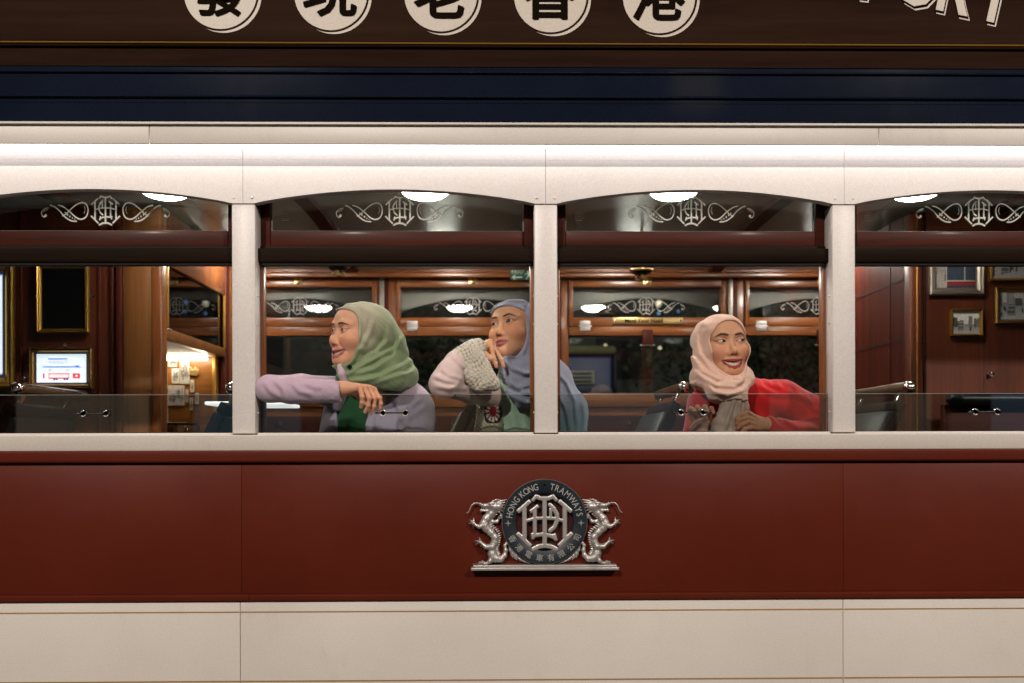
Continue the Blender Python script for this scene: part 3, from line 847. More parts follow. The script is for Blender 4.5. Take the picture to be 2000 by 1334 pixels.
# arch boards and white pillars of the far side
for i in range(len(FP) - 1):
    s0, s1 = FP[i] + 0.053, FP[i + 1] - 0.053
    pts = [(s0, 2.384)]
    for k in range(0, 21):
        t = k / 20; pts.append((s0 + (s1 - s0) * t, Z(612, 1.97) + (Z(583, 1.97) - Z(612, 1.97)) * (1 - abs(2 * t - 1) ** 1.95)))
    pts += [(s1, 2.384)]
    MB().prism(pts, 1.964, 1.984).build('far_arch_board', M['white'], tram)
for x in FP: box('far_pillar', x - PH, x + PH, 1.990, 2.03, Z(846), Z(398.5), M['white'], tram, 0.004)
box('far_side_panel', XL, XR, 2.0, 2.04, 0.32, Z(848), M['red'], tram, 0)
box('far_fascia', XL, XR, 2.0, 2.08, 2.405, 3.2, M['cream'], tram, 0)
box('upper_floor', XL, XR, 0.10, 2.0, 2.61, 2.66, M['darkwood'], tram, 0)

# brass plate on the transom
t = thing('notice_plate', (xf(1264), 1.888, zf(635)), 'brass plate reading Mind Your Head on the far window rail', 'sign')
box('plate', xf(1196), xf(1332), 1.884, 1.8915, zf(635), zf(622.5), M['brass'], t, 0.001)
put_text(MB(), 'Mind Your Head', 0.030, xf(1256), 1.8828, zf(628.8), bold=0.0004, depth=0.0004).build('lettering', M['signink'], t)
for px in (1200, 1328): MB().lathe([(0, -0.003), (0.004, -0.002), (0.005, 0)], (xf(px), 1.884, zf(628.8)), 'y', 10).build('screw', M['chrome'] if px < 1300 else M['black'], t, True)
# green exit sign
t = thing('exit_sign', (X(1040, 1.82), 1.825, Z(546, 1.82)), 'small green emergency exit sign with running figure above the blue hijab', 'sign')
M['green'] = plain('sign_green', (0.012, 0.10, 0.045), 0.5)
M['signwhite'] = plain('sign_white', (0.62, 0.66, 0.62), 0.5)
EY = 1.822
xe = lambda px: X(px, EY); ze = lambda py: Z(py, EY)
box('plate', xe(998), xe(1084), EY, EY + 0.012, ze(546.5), ze(526.5), M['green'], t, 0.001)
for cx in (1011, 1067):
    put_text(MB(), '緊急出口', 0.0165, xe(cx), EY - 0.0010, ze(530.2), bold=0.0003, depth=0.0003).build('characters', M['signwhite'], t)
    put_text(MB(), 'Emergency', 0.0078, xe(cx) - .009, EY - 0.0010, ze(534.6), depth=0.0003).build('lettering', M['signwhite'], t)
    put_text(MB(), 'Exit', 0.0078, xe(cx) + .021, EY - 0.0010, ze(534.6), depth=0.0003).build('lettering', M['signwhite'], t)
def arrow(x0, x1, z):
    d = 0.011 if x1 > x0 else -0.011
    return u2(stroke2([(x0, z), (x1, z)], 0.0028), stroke2([(x0 + d, z + 0.009), (x0, z), (x0 + d, z - 0.009)], 0.0028))
def run(cx, cz, s):
    Q = lambda pts: [(cx + a * s, cz + b * s) for a, b in pts]
    return u2(stroke2(Q([(-.02, .36), (0, .36)]), .10 * s), stroke2(Q([(.02, .22), (.06, -.06)]), .10 * s), stroke2(Q([(.02, .20), (-.2, .12), (-.28, .0)]), .05 * s), stroke2(Q([(.04, .20), (.24, .16), (.32, -.02)]), .05 * s),
              stroke2(Q([(.06, -.06), (-.08, -.26), (-.16, -.48)]), .065 * s), stroke2(Q([(.06, -.06), (.22, -.22), (.36, -.20), (.40, -.3)]), .065 * s))
for nm, f2 in (('arrow', arrow(xe(1002), xe(1020), ze(541.5))), ('running_figure', run(xe(1032), ze(536.5), 0.050)), ('arrow', arrow(xe(1077), xe(1058), ze(541.5)))):
    v, q = flat_from_2d(f2, (xe(998), ze(547)), (xe(1084), ze(526)), 0.0013)
    obj(nm, v + np.array((0, EY - 0.0014, 0)), q, M['signwhite'], t)

# ------------------------------------------------------------------ end bulkheads
AY = 0.84
ax = lambda px: X(px, AY); az = lambda py: Z(py, AY)
bulk = MB().box(XL, ax(246), AY, AY + 0.04, 0.7, 2.47).build('bulkhead', M['panel_z'], tram)
box('bulkhead_pilaster', ax(246.5), ax(303), AY - 0.008, AY + 0.04, 0.7, 2.47, M['oak_z'], tram, 0.003)
box('bulkhead_post', ax(303.5), ax(323), AY - 0.022, AY + 0.045, 0.7, 2.47, M['wood_z'], tram, 0.006)
for a, b, d in ((222, 229, 0.012), (229.5, 234, 0.006), (234.5, 246, 0.018), (196, 203, 0.006), (45, 52, 0.008)):
    box('bulkhead_moulding', ax(a), ax(b), AY - d, AY - 0.001, 0.7, 2.47, M['mahog_z'], tram, 0.003)
# cross wall with a window above and a lit showcase below
WX = ax(323)
def yz_quad(name, x0, x1, y0, y1, z0, z1, mat, parent, bev=0.002): return box(name, x0, x1, y0, y1, z0, z1, mat, parent, bev)
WY0, WY1 = AY + 0.046, 1.66
zw = lambda py: Z(py, AY)
NT, NB = zw(659), 1.22
yz_quad('cross_wall', WX - 0.03, WX, WY0, WY1, 0.7, NB, M['wood_z'], tram)
yz_quad('cross_wall_rail', WX - 0.03, WX, WY0, WY1, NT, NT + 0.045, M['oak_x'], tram)
yz_quad('cross_wall_head', WX - 0.03, WX, WY0, WY1, zw(512), 2.47, M['wood_z'], tram)
yz_quad('cross_wall_post', WX - 0.03, WX + 0.004, WY1, WY1 + 0.05, 0.7, 2.47, M['mahog_z'], tram)
yz_quad('cross_wall_end', WX - 0.03, WX, WY1 + 0.051, 1.88, 0.7, 2.47, M['wood_z'], tram)
yz_quad('cross_window', WX - 0.018, WX - 0.014, WY0, WY1, NT + 0.045, zw(512), glass('dark_glass', (0.16, 0.17, 0.16), 1.5, 0, 0.06), tram, 0)
for q in (WY0, WY1 - 0.018): yz_quad('window_bead', WX - 0.006, WX + 0.003, q, q + 0.012, NT + 0.046, zw(512), M['goldline'], tram, 0.001)
# showcase
case = thing('showcase', (WX - 0.25, 1.2, NB), 'brightly lit wooden showcase with pinned photographs behind the left pillar', 'showcase')
CX0 = WX - 0.42
box('back', CX0, WX - 0.032, WY1 - 0.030, WY1 - 0.012, NB, NT, M['oak_x'], case, 0)
box('side', CX0 - 0.02, CX0, WY0, WY1 - 0.012, NB, NT, M['oak_x'], case, 0)
box('front', CX0, WX - 0.032, WY0 - 0.016, WY0 - 0.001, NB, NT, M['oak_x'], case, 0)
box('shelf', CX0, WX - 0.032, WY0, WY1 - 0.031, NB - 0.02, NB, M['oak_x'], case, 0)
box('lid', CX0, WX - 0.032, WY0, WY1 - 0.031, NT, NT + 0.02, M['white'], case, 0)
box('light_tube', CX0 + 0.03, WX - 0.06, WY1 - 0.12, WY1 - 0.09, NT - 0.022, NT - 0.006, plain('tube_light', (.8, .8, .8), emit=(1, .86, .62), es=16), case, 0.003)
box('trim', WX - 0.052, WX - 0.034, WY1 - 0.046, WY1 - 0.0305, NB, NT, M['goldline'], case, 0.002)
CY = WY1 - 0.032
cxp = lambda px: X(px, CY); czp = lambda py: Z(py, CY)
rng = np.random.default_rng(3)
def grey_scene(seed, sky=0.62, warm=(1, .97, .92), horizon=0.52, dark=0.10):
    r = np.random.default_rng(seed)
    bl = [(r.uniform(-.1, .95), r.uniform(.06, .22), r.uniform(.12, .42), r.uniform(.08, .35)) for _ in range(9)]
    ppl = [(r.uniform(0, 1), r.uniform(.1, .35), r.uniform(.012, .03)) for _ in range(10)]
    nz = r.random((64, 64))
    def fn(u_, v_):
        g = np.where(v_ > horizon, sky * (0.85 + 0.25 * v_), 0.26 + 0.25 * (1 - v_ / horizon))
        for x, w, h, c in bl:
            m = (u_ > x) & (u_ < x + w) & (v_ > horizon - 0.12) & (v_ < horizon + h)
            wn_ = (np.sin(u_ * 90) > 0.2) & (np.sin(v_ * 80) > 0.0)
            g = np.where(m, c * np.where(wn_, 0.55, 1.0), g)
        for x, b, w in ppl:
            m = (np.abs(u_ - x) < w) & (v_ > b) & (v_ < b + 0.16); g = np.where(m, dark * 0.5, g)
        m = (np.abs(u_ - .32) < .09) & (v_ > .14) & (v_ < .58); g = np.where(m, 0.10 + 0.16 * (np.sin(v_ * 40) > 0.3), g)
        g = g * (0.75 + 0.5 * nz[(u_ * 63).astype(int), (v_ * 63).astype(int)])
        return np.clip(g[:, None] * np.array(warm), 0.005, 1)
    return fn
ph = [(333, 350, 688, 716, .9), (340, 354, 719, 748, 1.0), (355.5, 374, 693, 749, .95), (333, 364, 752, 791, .5), (325, 330.5, 698, 762, .9), (366, 371, 760, 784, .6), (376, 383, 741, 765, .8), (374.5, 380, 776, 800, .5), (385, 391, 766, 788, .6), (325, 332, 768, 830, .8)]
names = ['portrait card at the upper left of the lit showcase', 'narrow text card under the upper left card in the lit showcase', 'tall pale poster in the middle of the lit showcase', 'dark street photograph low in the lit showcase', 'tall pale strip at the left edge of the lit showcase', 'slim brown ticket right of the dark photograph in the lit showcase', 'yellowed ticket right of the tall poster in the lit showcase', 'lowest slim ticket in the lit showcase', 'rightmost slim ticket in the lit showcase', 'long pale strip at the bottom left of the lit showcase']
for k, ((a, b, c, d, br), nm) in enumerate(zip(ph, names)):
    fn = grey_scene(20 + k, sky=0.8 * br, warm=(1, .93, .78) if b - a < 12 else (1, .98, .95), horizon=0.35 if k in (0, 2) else 0.5, dark=.15)
    t = thing('photo_print', P((a + b) / 2, d, CY - 0.004), nm, 'photograph', 'prints pinned in the showcase')
    box('card', cxp(a), cxp(b), CY - 0.006, CY - 0.001, czp(d), czp(c), plain('card%d' % k, (.62, .55, .42), 0.6), t, 0)
    print_sheet('image', cxp(a) + 0.003, cxp(b) - 0.003, czp(d) + 0.003, czp(c) - 0.003, CY - 0.0066, 20, 26, fn, M['print'], t)
t = thing('badge', P(380, 733, CY - 0.012), 'small gold crown-shaped badge beside the tall poster in the showcase', 'badge')
f2 = u2(*[stroke2([(cxp(376) + 0.012 * k, czp(730)), (cxp(376) + 0.012 * k, czp(718 + (k % 2) * 4))], 0.006) for k in range(4)] + [stroke2([(cxp(375.5), czp(730)), (cxp(387), czp(731))], 0.008)])
v, q = plate_from_2d(f2, (cxp(372), czp(740)), (cxp(392), czp(708)), 0.002, 0.008)
obj('relief', v + np.array((0, CY - 0.002, 0)), q, M['brass'], t, True)
t = thing('glass_jar', P(355, 845, 1.2), 'clear glass box standing low in the lit showcase', 'glass box')
box('bowl', X(334, 1.2), X(380, 1.2), 1.12, 1.30, NB + 0.001, Z(826, 1.2), glass('jar_glass', (.8, .82, .8), 1.5, 0, .12), t, 0.012)
box('rim', X(333, 1.2), X(381, 1.2), 1.115, 1.305, Z(826, 1.2), Z(824.5, 1.2), M['chrome'], t, 0.002)

# frames on the left bulkhead
def gold_frame(name, x0, x1, z0, z1, y, w, mat, parent, depth=0.022, inner=True):
    """mitred moulding with a stepped profile"""
    mb = MB()
    prof = [(0, 0), (0, depth * .75), (w * .18, depth), (w * .42, depth * .8), (w * .6, depth * .86), (w * .85, depth * .5), (w, depth * .45), (w, 0)]
    rings = []
    for sx, sz in ((0, 0), (1, 0), (1, 1), (0, 1)):
        ring = []
        for a, b in prof:
            ring.append(((x0 + a) if sx == 0 else (x1 - a), y - b, (z0 + a) if sz == 0 else (z1 - a)))
        rings.append(ring)
    n = len(prof); v = [p for r in rings for p in r]; f = []
    for i in range(4):
        for j in range(n - 1): f.append((i * n + j, i * n + j + 1, ((i + 1) % 4) * n + j + 1, ((i + 1) % 4) * n + j))
    return mb.add(v, f).build(name, mat, parent)
def framed(name, label, cat, px0, px1, py0, py1, y, wpx, fmat, content, group=None, emis=False, nxz=(40, 40)):
    x0, x1, z0, z1 = X(px0, y), X(px1, y), Z(py1, y), Z(py0, y); w = wpx / PPM * (1 + y / DIST)
    t = thing(name, ((x0 + x1) / 2, y, z0), label, cat, group)
    gold_frame('frame', x0, x1, z0, z1, y - 0.001, w, fmat, t)
    box('backing', x0 + 0.004, x1 - 0.004, y - 0.006, y - 0.0012, z0 + 0.004, z1 - 0.004, M['blackmat'], t, 0)
    if content is not None:
        print_sheet('image', x0 + w, x1 - w, z0 + w, z1 - w, y - 0.0075, nxz[0], nxz[1], content, M['screen'] if emis else M['print'], t)
    else:
        box('image', x0 + w * .9, x1 - w * .9, y - 0.0085, y - 0.0065, z0 + w * .9, z1 - w * .9, M['black'], t, 0)
    return t
def white_screen(u_, v_):
    c = np.ones((len(u_), 3)) * np.array((.80, .90, 1.0)); e = np.minimum(np.minimum(u_, 1 - u_), np.minimum(v_, 1 - v_))
    return np.where((e < 0.03)[:, None], np.array((.01, .02, .06)), c)
def tram_screen(u_, v_):
    c = np.ones((len(u_), 3)) * np.array((.72, .86, .92))
    def put(m, col): c[m] = col
    e = np.minimum(u_ * 1.5, np.minimum(1.5 - u_ * 1.5, np.minimum(v_, 1 - v_)))
    put(((u_ - .5) / .62) ** 2 + ((v_ - .30) / .62) ** 2 < 1, (.82, .93, 1.0))
    R = lambda a, b, d, f: (u_ > a) & (u_ < b) & (v_ > d) & (v_ < f)
    put(R(.24, .62, .60, .80), (.86, .93, 1)); put(R(.24, .62, .78, .83), (.06, .22, .75))
    for k in range(5): put(R(.26 + .075 * k, .305 + .075 * k, .64, .75), (.48, .66, .86))
    put(R(.14, .87, .52, .57), (.06, .24, .78)); put(R(.76, .83, .56, .60), (.05, .15, .6))
    put(R(.20, .80, .36, .53), (.85, .92, .98)); put(R(.26, .31, .39, .48), (.65, .62, .62)); put(R(.60, .65, .39, .48), (.65, .60, .62))
    put(R(.14, .18, .16, .34), (.85, .06, .09)); put(R(.72, .86, .16, .34), (.85, .05, .08)); put(R(.25, .65, .16, .34), (.85, .06, .09))
    put(R(.26, .64, .19, .31), (.95, .80, .78)); put(((u_ - .79) / .022) ** 2 + ((v_ - .25) / .035) ** 2 < 1, (1, .95, .95))
    for k in (.36, .41, .56, .61): put(((u_ - k) / .022) ** 2 + ((v_ - .135) / .032) ** 2 < 1, (.02, .05, .3))
    put(R(.25, .65, .15, .18), (.45, .02, .05))
    put(e < 0.035, (.01, .02, .05))
    return c
M['gilt'] = plain('gilt_frame', (0.56, 0.33, 0.07), 0.33, 0.85)
M['bronze'] = plain('bronze_frame', (0.30, 0.17, 0.05), 0.35, 0.8)
M['pewter'] = plain('pewter_frame', (0.45, 0.39, 0.32), 0.35, 0.85)
framed('info_screen', 'tall glowing white screen in a gold frame at the left edge', 'screen', -90, 38, 511, 757, AY, 20, M['gilt'], white_screen, emis=True)
framed('picture_frame', 'gold frame around a black panel above the glowing tram screen', 'picture frame', 83, 182, 517, 650, AY, 8, M['gilt'], None)
framed('info_screen', 'small glowing screen with a drawing of a red and blue tram', 'screen', 68, 188, 679, 758, AY, 10, M['bronze'], tram_screen, emis=True, nxz=(150, 100))
for px, py in ((82, 580), (187, 580), (134, 673), (57, 738)):
    MB().lathe([(0, -0.014), (0.007, -0.012), (0.009, -0.006), (0.005, 0)], (ax(px), AY - 0.001, az(py)), 'y', 14).build('wall_knob', M['chrome'], tram, True)

# right-hand bulkhead with four photographs
RY = 0.90
rx = lambda px: X(px, RY); rz = lambda py: Z(py, RY)
RX = rx(1782)
box('end_bulkhead', rx(1808), XR, RY, RY + 0.04, 0.7, 2.47, M['panel_z'], tram, 0)
box('end_post', RX, rx(1793), RY - 0.010, RY + 0.05, 0.7, 2.47, M['panel_z'], tram, 0.003)
box('end_bead', rx(1793.4), rx(1795.6), RY - 0.014, RY + 0.03, 0.7, 2.47, M['goldline'], tram, 0.002)
box('end_moulding', rx(1796), rx(1806.5), RY - 0.008, RY + 0.03, 0.7, 2.47, M['mahog_z'], tram, 0.003)
box('end_moulding', rx(1807), rx(1812), RY - 0.016, RY - 0.001, 0.7, 2.47, M['darkwood'], tram, 0.004)
box('panel_groove', rx(1928), rx(1929.6), RY - 0.0016, RY - 0.0002, 0.7, 2.47, M['seam'], tram, 0)
box('stair_wall', RX + 0.0, RX + 0.03, RY + 0.051, 1.88, 0.7, 2.47, M['mahog_z'], tram, 0)
for y in (1.08, 1.44): box('stair_wall_batten', RX - 0.003, RX - 0.0005, y, y + 0.006, 0.7, 2.47, M['mahog_z'], tram, 0.001)
for zz in (1.70, 1.95, 2.20): box('stair_wall_joint', RX - 0.0045, RX - 0.0035, RY + 0.051, 1.88, zz, zz + 0.005, M['blackmat'], tram, 0)
def colour_photo(u_, v_):
    c = grey_scene(5, .2, (1, .9, .8), .7)(u_, v_)
    m = (u_ > .25) & (v_ < .62); c[m] = np.array((.05, .07, .10)) * (0.6 + 0.8 * np.random.default_rng(1).random((m.sum(), 1)))
    c[(v_ > .06) & (v_ < .16) & (u_ > .25)] = (.30, .03, .02); c[(v_ > .16) & (v_ < .19) & (u_ > .25)] = (.6, .55, .5)
    c[(np.abs(u_ - .25) < .02) & (v_ < .8)] = (.55, .5, .48); c[(np.abs(u_ - .72) < .015) & (v_ < .8) & (v_ > .16)] = (.55, .5, .48)
    return c
G = 'framed photographs on the right bulkhead'
framed('picture_frame', 'silver framed colour photograph of passengers at tram windows', 'picture frame', 1819, 1926, 470, 578, RY, 15, M['pewter'], colour_photo, G, nxz=(70, 70))
framed('picture_frame', 'gold framed photograph at the upper right with a white hill shape', 'picture frame', 1937, 2030, 478, 550, RY, 7, M['gilt'], grey_scene(8, .85, (1, .98, .95), .50), G, nxz=(50, 50))
framed('picture_frame', 'ornate dark gold framed street photograph at the right edge', 'picture frame', 1948, 2045, 563, 634, RY, 9, M['bronze'], grey_scene(9, .5, (1, 1, .98), .62), G, nxz=(50, 50))
framed('picture_frame', 'smallest gold framed photograph of an old tram and clock tower', 'picture frame', 1861, 1922, 605, 657, RY, 4, M['gilt'], grey_scene(11, .80, (1, .95, .88), .42), G, nxz=(60, 50))
MB().lathe([(0, -0.022), (0.009, -0.020), (0.011, -0.012), (0.006, -0.006), (0.009, 0)], (rx(1940), RY - 0.001, rz(733)), 'y', 16).build('door_knob', M['chrome'], tram, True)
# ------------------------------------------------------------------ seats: leaning backs across the car, round top rail with bright ends
seat_lab = ['leather seat with round wooden top rail at the left edge, under the screens', 'black seat back half hidden behind the left white pillar', 'dark seat back between the green and blue hijabs, under the raised elbow',
            'seat back with bright rail end left of the woman in red', 'black leather seat with bright rail end in front of the right bulkhead']
SX = [X(40, .3), X(455, .3), X(938, .3), X(1338, .3), X(1783, .3)]
M['railwood'] = wood('rail_wood', (0.05, 0.030, 0.018), (0.12, 0.075, 0.045), 'y', 0.28, 0.6)
def seat(k, sx):
    y0, y1 = 0.30, 0.80; zt = Z(757, .3); lean = 0.45
    t = thing('tram_bench', (sx - 0.35, 0.55, 0.70), seat_lab[k], 'seat', 'leather seats across the car')
    def q(dx, dz): return (sx + dx * math.cos(lean * .0) - 0.0 + dx * 0, zt + dz)
    # round rail
    rail = MB().tube([(sx, y0 + 0.01, zt), (sx, y1, zt)], 0.0205, 20).build('top_rail', M['railwood'], t, True)
    MB().lathe([(0.0, -0.020), (0.008, -0.019), (0.017, -0.012), (0.0215, -0.002), (0.0225, 0.008), (0.0212, 0.012)], (sx, y0, zt), 'y', 20).build('rail_cap', M['chrome'], rail, True)
    def slab(name, u0, u1, d0, d1, ya, yb, mat, bev):
        # u along the back downwards from the rail, d across its thickness
        dx, dz = -math.sin(lean), -math.cos(lean)
        mb = MB().box(u0, u1, ya, yb, d0, d1, bev)
        mb.v = [(sx + u_ * dx + d * (-dz), y, zt + u_ * dz + d * dx) for u_, y, d in mb.v]
        return mb.build(name, mat, t, True, 40)
    for ya in (y0 + 0.05, y1 - 0.12): slab('bracket', 0.015, 0.075, -0.004, 0.004, ya, ya + 0.035, M['chrome'], 0.001)
    slab('back_top', 0.058, 0.098, -0.016, 0.016, y0, y1, M['darkwood'], 0.006)
    slab('back_pad', 0.100, 0.56, -0.030, 0.018, y0 + 0.02, y1 - 0.02, M['leather'], 0.015)
    slab('back_pocket', 0.22, 0.50, 0.019, 0.030, y0 + 0.05, y1 - 0.05, M['olive'], 0.006)
    for ya in (y0 - 0.004, y1 - 0.018): slab('side_stile', 0.099, 0.60, -0.020, 0.020, ya, ya + 0.022, M['darkwood'], 0.004)
    box('cushion', sx - 0.78, sx - 0.27, y0, y1, 1.08, 1.17, M['leather'], t, 0.02)
    for a in (sx - 0.72, sx - 0.32):
        for yy in (y0 + 0.05, y1 - 0.05): MB().tube([(a, yy, 0.701), (a, yy, 1.085)], 0.016, 10).build('leg', M['steel'], t, True)
for k, sx in enumerate(SX): seat(k, sx)
# dark seat back along the right bulkhead
t = thing('wall_bench', (rx(1960), 0.72, 0.70), 'long black bench back below the photographs on the right', 'bench')
box('top_roll', rx(1815), XR - 0.1, 0.70, 0.76, Z(792, .72), Z(770, .72), M['leather'], t, 0.02)
box('panel', rx(1818), XR - 0.1, 0.765, 0.80, 0.72, Z(790, .72), M['mahog_x'], t, 0.004)
box('seat_pad', rx(1818), XR - 0.1, 0.30, 0.76, 1.08, 1.17, M['leather'], t, 0.02)
# glowing white table by the left pillar
TY = 0.50
t = thing('side_table', (X(480, TY), TY + 0.15, 0.70), 'small table with glowing white top behind the left pillar', 'table')
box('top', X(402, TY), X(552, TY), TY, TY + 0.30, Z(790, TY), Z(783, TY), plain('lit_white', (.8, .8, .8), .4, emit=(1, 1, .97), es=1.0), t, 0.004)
MB().tube([(X(480, TY), TY + 0.15, 0.701), (X(480, TY), TY + 0.15, Z(791, TY))], 0.025, 14).build('leg', M['steel'], t, True)
# ------------------------------------------------------------------ cast crest on the maroon panel
CRY = -0.0225
def Q(zx, zy): return (X(880 + zx / 5.405, -.035), Z(910 + zy / 5.405, -.035))
ccx, ccz = Q(990, 590)
U1 = 1 / 5.405 / PPM                          # one unit of the crest drawing in metres
crest = thing('crest', (ccx, CRY, Q(0, 1095)[1]), 'silver crest with two dragons holding a navy roundel, fixed on the maroon panel', 'crest')
# roundel: navy ring with a thin rim, maroon field behind the letters
n = 72
def ring_mesh(r0, r1, y0, y1):
    mb = MB(); rs = []
    for r, y in ((r0, y1), (r0, y0 + 0.001), (r0 + 0.0012, y0), (r1 - 0.0015, y0), (r1, y0 + 0.0015), (r1, y1)):
        rs.append([(ccx + r * math.cos(2 * math.pi * k / n), y, ccz + r * math.sin(2 * math.pi * k / n)) for k in range(n)])
    return mb.rings(rs, cap=False)
ring = ring_mesh(302 * U1, 440 * U1, CRY - 0.020, CRY + 0.0005).build('ring', paint('crest_navy', (0.012, 0.020, 0.030), 0.4, 0.2), crest, True, 40)
ring_mesh(440.5 * U1, 446 * U1, CRY - 0.018, CRY + 0.0005).build('ring_rim', M['steel'], crest, True, 40)
mb = MB()
mb.lathe([(0, -0.0205), (0.004, -0.0205), (0.004, -0.0195)], (ccx, CRY, ccz + 385 * U1), 'y', 14)
mb.build('rivet', M['signink'], ring)
field = MB().lathe([(0.0, -0.0012), (300 * U1, -0.0012), (300 * U1, 0.0006)], (ccx, CRY, ccz), 'y', 60).build('field', paint('crest_maroon', (0.07, 0.012, 0.009), 0.4, 0.2), crest)
M['crest_letter'] = plain('crest_letter', (0.46, 0.44, 0.41), 0.45, 0.4)
for word, angs in (('HONG', (169.5, 160.3, 150.8, 141.5)), ('KONG', (129.5, 121.3, 112.8, 104.3)), ('TRAMWAYS', (77.5, 69, 60.5, 50.3, 38.5, 28.4, 20, 11.8))):
    mb = MB()
    for ch, a in zip(word, angs):
        t = math.radians(a)
        put_text(mb, ch, 0.0285, ccx + 372 * U1 * math.cos(t), CRY - 0.0208, ccz + 372 * U1 * math.sin(t), bold=0.0002, depth=0.0006, rot=t - math.pi / 2, sx=0.80)
    mb.build('lettering', M['crest_letter'], ring)
mb = MB()
for k, ch in enumerate('香港電車有限公司'):
    t = math.radians(207.5 + 18.1 * k)
    put_text(mb, ch, 0.0235, ccx + 376 * U1 * math.cos(t), CRY - 0.0208, ccz + 376 * U1 * math.sin(t), bold=0.0001, depth=0.0006, rot=t + math.pi / 2)
mb.build('characters', M['crest_letter'], ring)
for sx in (-1, 1):
    c = (sx * 380 * U1, -12 * U1)
    pts = []
    for k in range(16):
        r = (38 if k % 4 == 0 else (7 if k % 4 == 2 else 12)) * U1; t = 2 * math.pi * k / 16
        pts.append((ccx + c[0] + r * math.cos(t), ccz + c[1] + r * math.sin(t)))
    MB().prism(pts, CRY - 0.0212, CRY - 0.0198).build('star', M['crest_letter'], ring)
MS = 284 * U1
_cm = monogram2(1.0, 0.088)
v, q = plate_from_2d(lambda p: _cm((p - np.array((ccx, ccz + 0 * U1))) / MS) * MS, (ccx - 0.11, ccz - 0.11), (ccx + 0.11, ccz + 0.11), 0.0018, 0.012, 0.004)
obj('monogram', v + np.array((0, CRY - 0.0105, 0)), q, M['silver'], crest, True)
# plinth
box('plinth', Q(214, 0)[0], Q(1768, 0)[0], CRY - 0.034, CRY + 0.001, Q(0, 1096)[1], Q(0, 1066)[1], M['silver'], crest, 0.0015)
box('plinth_step', Q(236, 0)[0], Q(1748, 0)[0], CRY - 0.028, CRY + 0.001, Q(0, 1065.5)[1], Q(0, 1042)[1], M['silver'], crest, 0.0015)
